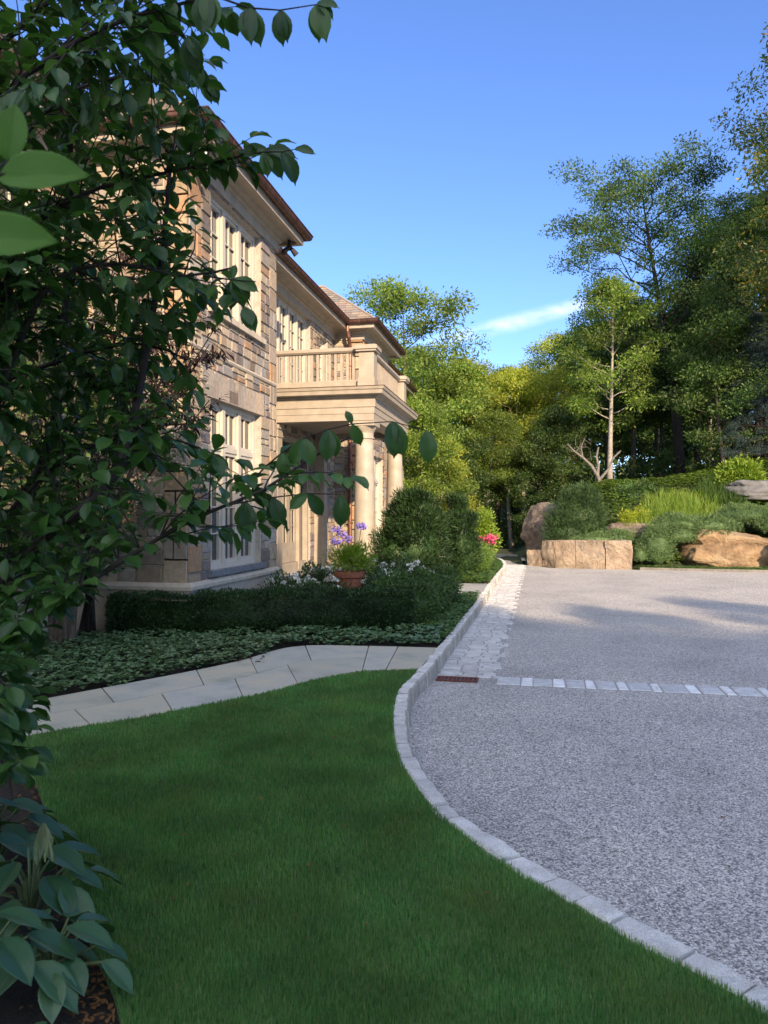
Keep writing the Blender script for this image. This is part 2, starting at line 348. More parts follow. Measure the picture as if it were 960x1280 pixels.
def leaves_arr(pos, dirs, nrm, L, W, kind='rhomb'):
    if kind not in TPL: TPL[kind] = template(kind)
    T, F_ = TPL[kind]; n = len(pos)
    d = dirs / (np.linalg.norm(dirs, axis=1, keepdims=True) + 1e-9)
    nn_ = nrm - d * np.sum(nrm * d, axis=1, keepdims=True); nn_ /= (np.linalg.norm(nn_, axis=1, keepdims=True) + 1e-9)
    s = np.cross(d, nn_); L = np.broadcast_to(L, n)[:, None, None]; W = np.broadcast_to(W, n)[:, None, None]
    V = pos[:, None, :] + s[:, None, :] * T[None, :, 0:1] * W + d[:, None, :] * T[None, :, 1:2] * L + nn_[:, None, :] * T[None, :, 2:3] * L
    k = len(T); off = (np.arange(n) * k)[:, None, None]
    return V.reshape(-1, 3), [(f[None] + off).reshape(-1, f.shape[1]) for f in F_]
def merge(parts):
    Vs = []; Fs = {}; b = 0
    for V, fl in parts:
        Vs.append(V)
        for f in fl: Fs.setdefault(f.shape[1], []).append(f + b)
        b += len(V)
    return np.concatenate(Vs), [np.concatenate(x) for x in Fs.values()]
def unit(rng, n):
    v = rng.normal(size=(n, 3)); return v / np.linalg.norm(v, axis=1, keepdims=True)
def smooth_on(me): me.polygons.foreach_set('use_smooth', np.ones(len(me.polygons), bool))

def clump_leaves(rng, centres, radii, counts, L, kind='rhomb', wr=.6, up=.5, flat=.6, out=.5, Lvar=.3):
    ps, ds, ns = [], [], []
    for c, r, k in zip(centres, radii, counts):
        u = unit(rng, k); rad = rng.random(k) ** .45; p = u * rad[:, None] * r * np.array([1, 1, flat]); ps.append(c + p)
        ds.append(u * out + rng.normal(size=(k, 3)) * .5 + np.array([0, 0, -.12])); ns.append(rng.normal(size=(k, 3)) * .6 + np.array([0, 0, up]) + u * .5)
    p = np.concatenate(ps); n = len(p); LL = L * (1 + Lvar * (rng.random(n) * 2 - 1))
    return leaves_arr(p, np.concatenate(ds), np.concatenate(ns), LL, LL * wr, kind)

# ------------------------------------------------------------------ GROUND
def hill(x, y):
    def s(t): t = np.clip(t, 0, 1); return t * t * (3 - 2 * t)
    h = 2.5 * s((y - 25.4) / 7) * s((x + 1.5) / 4.5) + 2.2 * s((x - 3) / 12) * s((y - 26.5) / 12) + .5 * s((y - 26) / 2) * s((x - .8) / 1.2)
    h = h + 6 * s((y - 45) / 60) * s((x + 5) / 40)
    return h
gx = np.concatenate([np.linspace(-700, -40, 12), np.linspace(-36, 60, 130), np.linspace(66, 700, 12)])
gy = np.concatenate([np.linspace(-300, -15, 8), np.linspace(-12, 24.4, 12), np.linspace(25, 70, 70), np.linspace(75, 900, 14)])
X, Y = np.meshgrid(gx, gy); Z = hill(X, Y) - .17
rng = np.random.default_rng(5); bum = np.vectorize(lambda a, b: noise.noise(Vector((a * .35, b * .35, 0))))(X, Y) * .25
Z = Z + np.where((hill(X, Y) > .05), bum, 0)
V = np.stack([X.ravel(), Y.ravel(), Z.ravel()], 1); nxn, nyn = len(gx), len(gy)
idx = np.arange(nxn * nyn).reshape(nyn, nxn); q = np.stack([idx[:-1, :-1].ravel(), idx[:-1, 1:].ravel(), idx[1:, 1:].ravel(), idx[1:, :-1].ravel()], 1)
me = mesh_np('ground', V, [q]); smooth_on(me); link('ground', me, M_floor, kind='structure', label='dark wooded ground rising behind the drive')

# kerb line (lawn-side edge)
KL = [(-1.10, 27.0), (-1.10, 24), (-1.13, 20), (-1.14, 14), (-1.17, 10.7), (-1.19, 8.8), (-1.21, 7.6), (-1.24, 6.6), (-1.11, 5.67), (-.93, 4.89), (-.74, 4.37), (-.52, 3.92), (-.27, 3.57), (-.05, 3.32), (.15, 3.11), (.33, 2.92), (.5, 2.78), (.61, 2.68), (.72, 2.56), (1.2, 2.1), (2.2, 1.2), (3.6, .2), (6, -1.2), (10, -3), (20, -6)]
def dense(pts, step):
    P_ = [Vector((*p, 0)) if len(p) == 2 else Vector(p) for p in pts]; out = []
    n = len(P_)
    for i in range(n - 1):
        p0 = P_[max(i - 1, 0)]; p1 = P_[i]; p2 = P_[i + 1]; p3 = P_[min(i + 2, n - 1)]
        k = max(1, int((p2 - p1).length / step))
        for j in range(k):
            t = j / k
            out.append(.5 * ((2 * p1) + (p2 - p0) * t + (2 * p0 - 5 * p1 + 4 * p2 - p3) * t * t + (3 * p1 - p0 - 3 * p2 + p3) * t ** 3))
    out.append(P_[-1]); return out
far_turn = [(-7.0, 29.0), (-4.5, 28.9), (-2.6, 28.5), (-1.5, 27.8)]
KD = dense(far_turn + KL[1:], .1)
ST = 0; kb = MB(); random.seed(3)
# granite stones along the kerb
cum = [0]
for a, b in zip(KD[:-1], KD[1:]): cum.append(cum[-1] + (b - a).length)
def at_len(s):
    i = min(max(0, np.searchsorted(cum, s) - 1), len(KD) - 2); t = (s - cum[i]) / (cum[i + 1] - cum[i] + 1e-9)
    p = KD[i].lerp(KD[i + 1], t); a = KD[max(i - 2, 0)]; b = KD[min(i + 3, len(KD) - 1)]; d = (b - a).normalized(); return p, d
s = 0; KW = .125
while s < cum[-1] - .3:
    L = random.uniform(.17, .3) if True else .3
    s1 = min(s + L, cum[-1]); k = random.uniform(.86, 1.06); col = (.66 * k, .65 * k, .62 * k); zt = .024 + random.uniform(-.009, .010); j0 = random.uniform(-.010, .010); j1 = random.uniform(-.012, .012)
    sec = []
    for q_ in (s + .007, s + L * .5, s1 - .007):
        p, d = at_len(q_); n_ = Vector((-d.y, d.x, 0))
        e = 0 if q_ == s + L * .5 else .006
        sec.append([p + n_ * (j0 + e) + Vector((0, 0, -.2)), p + n_ * (j0 + e) + Vector((0, 0, zt - .015)), p + n_ * (j0 + .014 + e) + Vector((0, 0, zt - e)), p + n_ * (KW + j1 - .016 - e) + Vector((0, 0, zt - e)), p + n_ * (KW + j1 - e) + Vector((0, 0, zt - .018)), p + n_ * (KW + .012 + j1 - e) + Vector((0, 0, -.2))])
    for a, b in zip(sec[:-1], sec[1:]):
        for i in range(5): kb.quad(a[i], b[i], b[i + 1], a[i + 1], col if i < 3 else (col[0] * .62, col[1] * .57, col[2] * .5))  # drive-side face coloured darker and browner: shade put in along with grime
    kb.poly(sec[0], col); kb.poly(sec[-1][::-1], col)
    s = s1
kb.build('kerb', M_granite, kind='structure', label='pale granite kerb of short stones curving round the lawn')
# mortar core under the kerb
core = MB(); cl = [at_len(x) for x in np.arange(0, cum[-1], .1)]
for (p, d), (p2, d2) in zip(cl[:-1], cl[1:]):
    n1 = Vector((-d.y, d.x, 0)); n2 = Vector((-d2.y, d2.x, 0))
    for (o, z), (o2, z2) in zip([(.012, -.2), (.012, -.012), (KW - .014, -.012), (KW, -.2)][:-1], [(.012, -.2), (.012, -.012), (KW - .014, -.012), (KW, -.2)][1:]):
        core.quad(p + n1 * o + Vector((0, 0, z)), p2 + n2 * o + Vector((0, 0, z)), p2 + n2 * o2 + Vector((0, 0, z2)), p + n1 * o2 + Vector((0, 0, z2)))
core.build('kerb_mortar', plain('mortar', (.2, .19, .18), .95, 0, 20), kind='structure')

# drive
dr = MB(); dr.poly([(x, y, -.13) for x, y in [(-12, -12), (26, -12), (26, 24.2), (6.9, 24.5), (.45, 25.2), (-.45, 26.6), (-.7, 30), (-2, 31.6), (-8, 32), (-14, 32), (-14, -12)]])
dr.build('driveway', M_drive, kind='structure', label='grey stone chip driveway')
# raised cream edge at the far side of drive
ek = MB(); random.seed(8)
ept = dense([(26, 24.15), (12, 24.3), (6.9, 24.45), (3.4, 24.85), (3.2, 24.87)], .45)
for a, b in zip(ept[:-1], ept[1:]):
    d = (b - a).normalized(); n_ = Vector((d.y, -d.x, 0)); k = random.uniform(.9, 1.1); c_ = (.2 * k, .185 * k, .16 * k)
    for (o, z), (o2, z2) in (((0, -.16), (0, -.05)), ((0, -.05), (.12, -.05)), ((.12, -.05), (.12, -.16))):
        ek.quad(a + n_ * o + Vector((0, 0, z)), b - d * .01 + n_ * o + Vector((0, 0, z)), b - d * .01 + n_ * o2 + Vector((0, 0, z2)), a + n_ * o2 + Vector((0, 0, z2)), c_)
ek.build('far_kerb', M_granite, kind='structure')
ek = MB()
ept = dense([(-.55, 26.9), (-.8, 30), (-2, 31.7), (-8, 32.1), (-14, 32.1)], .45)
for a, b in zip(ept[:-1], ept[1:]):
    d = (b - a).normalized(); n_ = Vector((-d.y, d.x, 0)) * -1; k = random.uniform(.9, 1.1); c_ = (.34 * k, .33 * k, .31 * k)
    for (o, z), (o2, z2) in (((0, -.16), (0, 0)), ((0, 0), (.13, 0)), ((.13, 0), (.13, -.16))):
        ek.quad(a + n_ * o + Vector((0, 0, z)), b - d * .01 + n_ * o + Vector((0, 0, z)), b - d * .01 + n_ * o2 + Vector((0, 0, z2)), a + n_ * o2 + Vector((0, 0, z2)), c_)
ek.build('path_kerb', M_granite, kind='structure')

# gutter strip of granite setts along the kerb + band across the drive
gs = MB(); random.seed(12)
def sett(x0, x1, y0, y1, z, col, mb):
    j = lambda: random.uniform(-.006, .006)
    e = .007; p = [(x0 + e + j(), y0 + e + j()), (x1 - e + j(), y0 + e + j()), (x1 - e + j(), y1 - e + j()), (x0 + e + j(), y1 - e + j())]
    dz = random.uniform(-.002, .003); b = .01
    cx, cy = (x0 + x1) / 2, (y0 + y1) / 2
    t = [(px + (b if px < cx else -b), py + (b if py < cy else -b), z + dz) for px, py in p]; o = [(px, py, z - .008) for px, py in p]
    mb.quad(*t, col)
    for i in range(4): k = (i + 1) % 4; mb.quad(o[i], o[k], t[k], t[i], col)
y = 7.94
while y < 26.5:
    dy = random.uniform(.10, .14); x = -1.075 + random.uniform(-.04, .02); xe = -.42 + .05 * math.sin(y * 9)
    while x < xe - .05:
        dx = min(random.uniform(.16, .26), xe - x); k = random.uniform(.82, 1.15)
        sett(x, x + dx, y, y + dy, -.122, (.54 * k, .535 * k, .52 * k), gs); x += dx
    y += dy
gs.build('gutter_strip', M_granite, kind='structure')
bs_ = MB(); bs_.box((-1.12, 7.93, -.16), (-.425, 26.5, -.1285)); bs_.box((-.42, 7.64, -.16), (12, 8.04, -.1286)); bs_.build('sett_bedding', plain('pale_mortar', (.30, .29, .28), .95, 0, 15, .15), kind='structure')
cb_ = MB(); x = -.42; i = 0
while x < 11.9:
    if i % 2 == 0: dx = random.uniform(.19, .25); k = random.uniform(.98, 1.12)
    else: dx = random.uniform(.09, .14); k = random.uniform(1.42, 1.6)
    sett(x, x + dx, 7.66 + random.uniform(-.008, .006), 8.02 + random.uniform(-.006, .006), -.121, (.52 * k, .53 * k, .54 * k), cb_); x += dx; i += 1
cb_.build('cobble_band', M_granite, kind='structure', label='band of pale granite setts across the drive')
# drain grate
t = empty('drain_grate', (-.85, 7.80, -.12), 0, label='small rusty slotted drain grate beside the kerb', cat='drain')
f = MB(); f.box((-.20, -.105, -.005), (.24, -.085, .004)); f.box((-.20, .085, -.005), (.24, .105, .004)); f.box((-.20, -.085, -.005), (-.18, .085, .004)); f.box((.22, -.085, -.005), (.24, .085, .004))
f.build('frame', M_rust, t)
for i in range(9): b_ = MB(); x = -.17 + i * .043; b_.box((x, -.085, -.004), (x + .024, .085, .003)); b_.build('bar', M_rust, t)
b_ = MB(); b_.box((-.18, -.085, -.009), (.22, .085, -.0065)); b_.build('pit', M_dark, t)

# garden bed sheet + lawn slab
edge = [(p.x + .01, p.y) for p in KD]
gb = MB(); kk = [(p.x + .02, p.y) for p in dense(far_turn + KL[1:8], .3)]
gb.poly([(x, y, -.028) for x, y in kk + [(-1.2, 6.5), (-1.0, 5.0), (-.4, 3.65), (.2, 3.05), (.2, -6), (-16, -6), (-16, 29)]])
gb.build('garden_soil', M_soil, kind='structure', label='dark mulched garden beds')
near_edge = [G(x, y) for x, y in [(524, 838), (455, 840), (390, 852), (330, 868), (260, 882), (180, 898), (90, 912), (0, 928), (-120, 950)]]
far_edge = [G(x, y, .01) for x, y in [(548, 810), (470, 808), (370, 808), (300, 826), (220, 843), (120, 862), (30, 879), (-60, 898), (-220, 925)]]
bed_edge = [G(x, y) for x, y in [(0, 938), (25, 945), (48, 985), (66, 1040), (86, 1110), (115, 1180), (142, 1240), (155, 1290), (165, 1400)]]
bx = bed_edge[-1]
lawn = [(p.x, p.y) for p in near_edge[:8]] + [(p.x, p.y) for p in bed_edge] + [(bx.x - .05, 0.8), (bx.x - .3, -6), (21, -6.5)]
lk = [(p.x + .01, p.y) for p in KD if p.y < near_edge[0].y + .0][::-1]
lawn_poly = lawn + lk
lm = MB(); lm.prism(lawn_poly[::-1], -.02, 0.0); lm.build('lawn', M_lawn, kind='structure', label='green mown lawn curving along the kerb')

# flagstone path
fp = MB(); random.seed(21)
fe = dense([(p.x, p.y) for p in far_edge], .15); ne = dense([(p.x, p.y) for p in near_edge], .15)
def along(pl, t):
    c_ = [0]
    for a, b in zip(pl[:-1], pl[1:]): c_.append(c_[-1] + (b - a).length)
    s_ = t * c_[-1]; i = min(int(np.searchsorted(c_, s_)), len(pl) - 1); i = max(i, 1); u = (s_ - c_[i - 1]) / (c_[i] - c_[i - 1] + 1e-9); return pl[i - 1].lerp(pl[i], u)
def slab(fn, nn__, t0, t1, v0, v1, col, sk0=0, sk1=0):
    k = 6; a = []; b = []
    for i in range(k + 1):
        for lst, v, in ((a, v0), (b, v1)):
            t0_ = t0 + (sk0 if v > .5 else -sk0) * .012; t1_ = t1 + (sk1 if v > .5 else -sk1) * .012
            t_ = t0_ + (t1_ - t0_) * i / k; p = along(fn, min(1, max(0, t_))).lerp(along(nn__, min(1, max(0, t_))), v); lst.append(p)
    pts = [(p.x, p.y) for p in a] + [(p.x, p.y) for p in b[::-1]]
    z = .014 + random.uniform(-.001, .0015); fp.poly([(x, y, z) for x, y in pts][::-1], col)
    for i in range(len(pts)):
        j = (i + 1) % len(pts); fp.quad((*pts[i], -.03), (*pts[j], -.03), (*pts[j], z), (*pts[i], z), col)
g_ = .0011
def prow(v0, v1, tl, sk):
    for (t0, t1) in zip(tl[:-1], tl[1:]):
        k = random.uniform(.93, 1.07); w_ = random.choice([0, .015, .03, .05]); col = (.42 * k, (.425 - w_ * .3) * k, (.375 - w_) * k)
        slab(fe, ne, t0 + g_, t1 - g_, v0, v1, col, sk, sk)
prow(0, 1, [0, .075, .13], 0); prow(0, .5, [.13, .25, .40, .52, .68, .80, 1.0], 0); prow(.506, 1, [.13, .31, .455, .60, .74, .88, 1.0], 0)
x0, x1 = -3.3, -1.12
for (xa, xb, ya, yb) in ((-2.2, -1.115, 14.75, 16.1), (-3.3, -2.21, 14.75, 16.1), (-2.2, -1.115, 16.11, 17.45), (-3.3, -2.21, 16.11, 17.45)):
    k = random.uniform(.95, 1.05); fp.box((xa, ya, -.03), (xb, yb, .014), (.36 * k, .36 * k, .34 * k))
pb_ = MB(); pb_.poly([(p.x, p.y, -.001) for p in fe] + [(p.x, p.y, -.001) for p in ne[::-1]]); pb_.build('path_bedding', plain('path_joint', (.13, .12, .10), .95, 0, 20), kind='structure')
fp.build('path', M_flag, kind='structure', label='pale flagstone path between lawn and planting')

# ------------------------------------------------------------------ GRASS
def inside(px, py, poly):
    r = np.zeros(len(px), bool); n = len(poly); j = n - 1
    for i in range(n):
        xi, yi = poly[i]; xj, yj = poly[j]
        c_ = ((yi > py) != (yj > py)) & (px < (xj - xi) * (py - yi) / (yj - yi + 1e-12) + xi); r ^= c_; j = i
    return r
rng = np.random.default_rng(11)
def grass_pts(n, xr, yr, cond):
    x = rng.uniform(*xr, n); y = rng.uniform(*yr, n); d = np.hypot(x, y); keep = (rng.random(n) < np.clip((2.2 / d) ** 1.5, 0, 1)) & cond(x, y); return x[keep], y[keep]
x, y = grass_pts(1150000, (-3.6, 1.3), (1.6, 7.8), lambda a, b: inside(a, b, lawn_poly))
d = np.hypot(x, y); n = len(x)
patch = np.array([noise.noise(Vector((a * 1.1, b * 1.1, 3))) for a, b in zip(x[::1], y[::1])]) if n < 600000 else np.zeros(n)
h = (.024 + .018 * rng.random(n)) * (1 + .25 * patch); wd = np.clip(.0024 * d / 2.2, .0024, .009)
az = rng.random(n) * 2 * PI; lean = .1 + 1.1 * rng.random(n) ** 1.5
dirs = np.stack([np.cos(az) * lean, np.sin(az) * lean, np.ones(n)], 1); nr = np.stack([-np.cos(az), -np.sin(az), lean], 1)
V, Fs = leaves_arr(np.stack([x, y, np.zeros(n)], 1), dirs, nr, h, wd, 'blade')
me = mesh_np('grass', V, Fs)
m = leafmat('grass_blade', [(.07, .19, .06), (.095, .24, .075), (.13, .28, .09), (.18, .31, .10), (.08, .20, .065), (.27, .29, .14)], .6, .42, .2, tcol=(1.1, 1.5, .5), patch=1.9); M_grass = m
nt_ = m.node_tree; bs1 = nt_.nodes['Principled BSDF']; src = bs1.inputs['Base Color'].links[0].from_socket
nv = noise_(nt_, 2.2, 5, .6); fr_ = nn(nt_, 'ShaderNodeMapRange'); nt_.links.new(nv, fr_.inputs[0]); fr_.inputs[1].default_value = .46; fr_.inputs[2].default_value = .72; fr_.inputs[4].default_value = .6
nt_.links.new(mixrgb(nt_, fr_.outputs[0], src, (.22, .27, .08)), bs1.inputs['Base Color'])
link('grass', me, m, kind='stuff', label='short mown grass blades')
print('grass blades', n)

# ------------------------------------------------------------------ GROUND COVER
def cover(name, poly, n, L, W, zr, mat, seed, label, sun=None, hfn=None, kind='ovate', upb=.9, dens=None):
    rng = np.random.default_rng(seed); P_ = np.array(poly); x = rng.uniform(P_[:, 0].min(), P_[:, 0].max(), n); y = rng.uniform(P_[:, 1].min(), P_[:, 1].max(), n)
    k = inside(x, y, poly); x, y = x[k], y[k]; m_ = len(x)
    # whorls: several leaves round one stem tip
    w_ = 5; xx = np.repeat(x, w_); yy = np.repeat(y, w_); az = rng.random(m_ * w_) * 2 * PI; z = np.repeat(rng.uniform(zr[0], zr[1], m_), w_)
    hb = np.array([noise.noise(Vector((a * 2.2, b * 2.2, seed))) for a, b in zip(x, y)]) * .06
    base = hfn(xx, yy) if hfn else 0
    pos = np.stack([xx, yy, z + base + np.repeat(hb, w_)], 1); dr_ = np.stack([np.cos(az), np.sin(az), rng.uniform(-.1, .5, m_ * w_)], 1)
    nr_ = np.stack([rng.normal(size=m_ * w_) * .25, rng.normal(size=m_ * w_) * .25, np.ones(m_ * w_)], 1)
    LL = L * rng.uniform(.7, 1.25, m_ * w_)
    V, Fs = leaves_arr(pos, dr_, nr_, LL, LL * W, kind); me = mesh_np(name, V, Fs)
    return link(name, me, mat, kind='stuff', label=label)
M_pachy = leafmat('groundcover_leaf', [(.065, .135, .065), (.095, .18, .08), (.13, .22, .10), (.18, .26, .13)], .36, .2, .6)
fe2 = [(p.x, p.y + .02) for p in fe if p.y < 9.2]
bed1 = [(p.x, p.y + .03) for p in fe][::-1] + [(-1.2, 9.0), (-1.2, 10.3), (-1.6, 10.0), (-5.4, 8.75), (-8.5, 8.75), (-8.5, 5.0)]
cover('groundcover', bed1, 20000, .05, .62, (.03, .12), M_pachy, 2, 'low leafy groundcover between path and clipped hedge')
M_cov2 = leafmat('edging_leaf', [(.06, .12, .03), (.10, .18, .045), (.14, .22, .06)], .45, .25, .4)
cover('groundcover', [(-1.62, 9.9), (-1.15, 9.4), (-1.12, 14.7), (-1.5, 14.7), (-1.55, 12)], 2600, .045, .5, (.02, .10), M_cov2, 3, 'pale green edging plants between hedge end and kerb')
cover('groundcover', [(-2.3, 17.5), (-1.12, 17.5), (-1.08, 24), (-1.5, 27.0), (-2.4, 26)], 6000, .055, .5, (.02, .14), M_cov2, 4, 'sunlit low planting beyond the second path')

# ------------------------------------------------------------------ HOUSE
house = empty('stone_house', (0, 0, 0), label='two storey tan stone mansion with copper gutters and columned portico', cat='house')
random.seed(44)
STC = [(.36, .28, .19), (.29, .225, .155), (.42, .34, .235), (.25, .205, .16), (.36, .32, .27), (.29, .275, .25), (.46, .38, .27), (.21, .165, .13), (.36, .23, .14), (.34, .30, .24), (.20, .17, .155), (.31, .26, .24)]
QC = [(.43, .32, .2), (.40, .31, .21), (.45, .37, .25), (.44, .26, .14), (.35, .29, .22), (.38, .34, .28)]
def rc(pal):
    c_ = random.choice(pal); k = random.uniform(.72, 1.02); return tuple(x * k for x in c_)
def split(r, out, mw=.42, mh=.25):
    x0, x1, z0, z1 = r; w_, h_ = x1 - x0, z1 - z0
    if w_ > mw or (w_ > 1.9 * h_ and w_ > .34 and random.random() < .5):
        if h_ > mh and random.random() < .45: t_ = z0 + h_ * random.uniform(.38, .62); split((x0, x1, z0, t_), out, mw, mh); split((x0, x1, t_, z1), out, mw, mh)
        else: t_ = x0 + w_ * random.uniform(.36, .64); split((x0, t_, z0, z1), out, mw, mh); split((t_, x1, z0, z1), out, mw, mh)
    elif h_ > mh or (h_ > 1.1 * w_ and h_ > .2): t_ = z0 + h_ * random.uniform(.36, .64); split((x0, x1, z0, t_), out, mw, mh); split((x0, x1, t_, z1), out, mw, mh)
    else: out.append(r)
def stone(mb, B, r, col, dep=.022):
    a0, a1, z0, z1 = r; g = .007; b = .012; d_ = dep + random.uniform(-.008, .01)
    o = [(a0 + g, z0 + g), (a1 - g, z0 + g), (a1 - g, z1 - g), (a0 + g, z1 - g)]
    i_ = [(a0 + g + b, z0 + g + b), (a1 - g - b, z0 + g + b), (a1 - g - b, z1 - g - b), (a0 + g + b, z1 - g - b)]
    j = [random.uniform(-.006, .006) for _ in range(8)]
    O_ = [B(x_ , -.005, z_) for x_, z_ in o]; I_ = [B(x_ + j[k], d_, z_ + j[k + 4]) for k, (x_, z_) in enumerate(i_)]
    mb.quad(*I_, col)
    for k in range(4): l = (k + 1) % 4; mb.quad(O_[k], O_[l], I_[l], I_[k], col)
MORT = (.42, .385, .33)
def stone_wall(name, O, U, N, W, z0, z1, opens=(), quoins=(0, 0), thick=.35):
    """O: start (x,y); U: along; N: outward; opens: (a0,a1,za,zb)"""
    O = Vector((*O, 0)); U = Vector((*U, 0)); N = Vector((*N, 0))
    def B(a, o, z): p = O + U * a + N * o; return (p.x, p.y, z)
    mb = MB()
    xs = sorted(set([0, W] + [o[0] for o in opens] + [o[1] for o in opens])); zs = sorted(set([z0, z1] + [o[2] for o in opens] + [o[3] for o in opens]))
    # cell grid, merge cells horizontally when free of openings
    for za, zb in zip(zs[:-1], zs[1:]):
        run = None
        for xa, xb in list(zip(xs[:-1], xs[1:])) + [(None, None)]:
            free = xa is not None and not any(o[0] <= xa + 1e-6 and xb - 1e-6 <= o[1] and o[2] <= za + 1e-6 and zb - 1e-6 <= o[3] for o in opens)
            if free: run = (run[0], xb) if run else (xa, xb)
            elif run:
                a, b = run; run = None
                mb.box((a, -thick, za), (b, 0, zb), MORT, basis=lambda x_, y_, z_: B(x_, y_, z_))
                qa, qb = a, b
                if quoins[0] and a < 1e-6: qa = min(b, .36)
                if quoins[1] and b > W - 1e-6: qb = max(a, W - .36)
                for (s0, s1) in ((a, qa), (qb, b)):
                    if s1 - s0 > .1:
                        z_ = za
                        while z_ < zb - 1e-4:
                            h_ = min(random.uniform(.24, .4), zb - z_)
                            if zb - z_ - h_ < .15: h_ = zb - z_
                            if random.random() < .4: t_ = s0 + (s1 - s0) * random.uniform(.4, .6); stone(mb, B, (s0, t_, z_, z_ + h_), rc(QC)); stone(mb, B, (t_, s1, z_, z_ + h_), rc(QC))
                            else: stone(mb, B, (s0, s1, z_, z_ + h_), rc(QC))
                            z_ += h_
                if qb - qa > .05:
                    out_ = []; split((qa, qb, za, zb), out_)
                    for r in out_: stone(mb, B, r, rc(STC))
    o_ = mb.build(name, M_stone, house); return o_
PX, RX, LX = -4.6, -5.4, -6.3       # pavilion, recess, left wing planes
EZ = 6.62
def window(O, U, N, W, z0, z1, lights=3, cols=2, rows=4, fr=.07, rec=.14, sill=True, sillmat=None, transom=None, name='window', lintel=False):
    O = Vector((*O, 0)); U = Vector((*U, 0)); N = Vector((*N, 0))
    def B(a, o, z): p = O + U * a + N * (o); return (p.x, p.y, z)
    g = MB(); g.box((.02, -rec - .03, z0 + .02), (W - .02, -rec - .02, z1 - .02), basis=B)
    gl = g.build(name, M_glass, house)
    f_ = MB()
    f_.box((0, -rec - .05, z0), (fr, -rec + .05, z1), basis=B); f_.box((W - fr, -rec - .05, z0), (W, -rec + .05, z1), basis=B)
    f_.box((fr, -rec - .05, z0), (W - fr, -rec + .05, z0 + fr), basis=B); f_.box((fr, -rec - .05, z1 - fr), (W - fr, -rec + .05, z1), basis=B)
    iw = (W - 2 * fr); lw = iw / lights
    for i in range(1, lights): a = fr + i * lw; f_.box((a - .05, -rec - .04, z0 + fr), (a + .05, -rec + .06, z1 - fr), basis=B)
    f_.build('frame', M_paint, gl)
    for i in range(lights):
        s_ = MB(); mu = s_
        a0 = fr + i * lw + (.05 if i else 0); a1 = fr + (i + 1) * lw - (.05 if i < lights - 1 else 0); zb, zt = z0 + fr, z1 - fr
        segs = [(zb, zt)] if not transom else [(zb, transom - .04), (transom + .04, zt)]
        if transom: s_.box((a0, -rec - .03, transom - .04), (a1, -rec + .045, transom + .04), basis=B)
        for (qa, qb) in segs:
            e = .05
            s_.box((a0, -rec - .02, qa), (a0 + e, -rec + .025, qb), basis=B); s_.box((a1 - e, -rec - .02, qa), (a1, -rec + .025, qb), basis=B)
            s_.box((a0 + e, -rec - .02, qa), (a1 - e, -rec + .025, qa + e), basis=B); s_.box((a0 + e, -rec - .02, qb - e), (a1 - e, -rec + .025, qb), basis=B)
            rr = rows if not transom else max(1, round(rows * (qb - qa) / (zt - zb)))
            for k in range(1, cols): x_ = a0 + (a1 - a0) * k / cols; mu.box((x_ - .011, -rec - .015, qa + e), (x_ + .011, -rec + .012, qb - e), basis=B)
            for k in range(1, rr): z_ = qa + e + (qb - qa - 2 * e) * k / rr; mu.box((a0 + e, -rec - .0145, z_ - .011), (a1 - e, -rec + .0115, z_ + .011), basis=B)
        s_.build('sash', M_paint, gl)
    if sill:
        q_ = MB(); q_.box((-.10, -rec + .0, z0 - .09), (W + .10, .08, z0 - .002), basis=B); q_.build('sill', sillmat or M_lime, gl)
    # reveals in stone colour sides
    rv = MB(); rv.box((-.012, -rec - .05, z0), (-.001, .012, z1), basis=B); rv.build('reveal', M_lime, gl)
    rv = MB(); rv.box((W + .001, -rec - .05, z0), (W + .012, .012, z1), basis=B); rv.build('reveal', M_lime, gl)
    if lintel:
        li = MB(); n_ = max(3, int(W / .16)); 
        for k in range(n_):
            a = -.12 + (W + .24) * k / n_; b = -.12 + (W + .24) * (k + 1) / n_; li.box((a + .004, -.02, z1 + .002), (b - .004, .03, z1 + .36), rc([(.42, .36, .29), (.38, .33, .27), (.46, .37, .27)]), basis=B)
        li.build('lintel', M_stone, gl)
    return gl
ZG, ZW = -.03, 3.93
# pavilion one: facade and near end
gw = (.66, 2.62)   # window span along Y
opA = [(gw[0], gw[1], .82, 3.3), (gw[0], gw[1], 4.6, 6.3)]
stone_wall('wall', (PX, 9.2), (0, 1), (1, 0), 3.4, .68, EZ, opA, (1, 1))
stone_wall('wall', (LX, 9.2), (1, 0), (0, -1), PX - LX - 0.0, .68, EZ, [], (0, 1))
stone_wall('wall', (PX, 12.6), (-1, 0), (0, 1), PX - RX, .3, EZ, [], (1, 0), thick=.05)
stone_wall('wall', (LX, 1.5), (0, 1), (1, 0), 7.7, .68, EZ, [(2.2, 4.2, .82, 3.3), (2.4, 4.0, 4.6, 6.3), (5.6, 6.9, 4.6, 6.3)], (0, 0))
stone_wall('wall', (RX, 12.6), (0, 1), (1, 0), 6.75, .0, EZ, [(1.95, 4.55, .3, 3.35), (1.95, 4.55, 4.2, 6.35), (5.35, 6.05, 4.75, 6.15)], (0, 0))
stone_wall('wall', (RX, 19.35), (1, 0), (0, -1), PX - RX, .0, EZ, [], (0, 1))
stone_wall('wall', (PX, 19.35), (0, 1), (1, 0), 3.15, .0, EZ, [(.6, 2.5, .82, 3.3), (.6, 2.5, 4.6, 6.3)], (1, 1))
b_ = MB(); b_.box((-14, 22.5, -.03), (-5.41, 30, EZ), MORT); b_.box((-14, 1.5, -.03), (-6.66, 22.5, EZ), MORT)
b_.box((LX - .3, 9.25, -.03), (PX - .36, 12.58, EZ), MORT)
b_.build('rear_wall', M_stone, house)
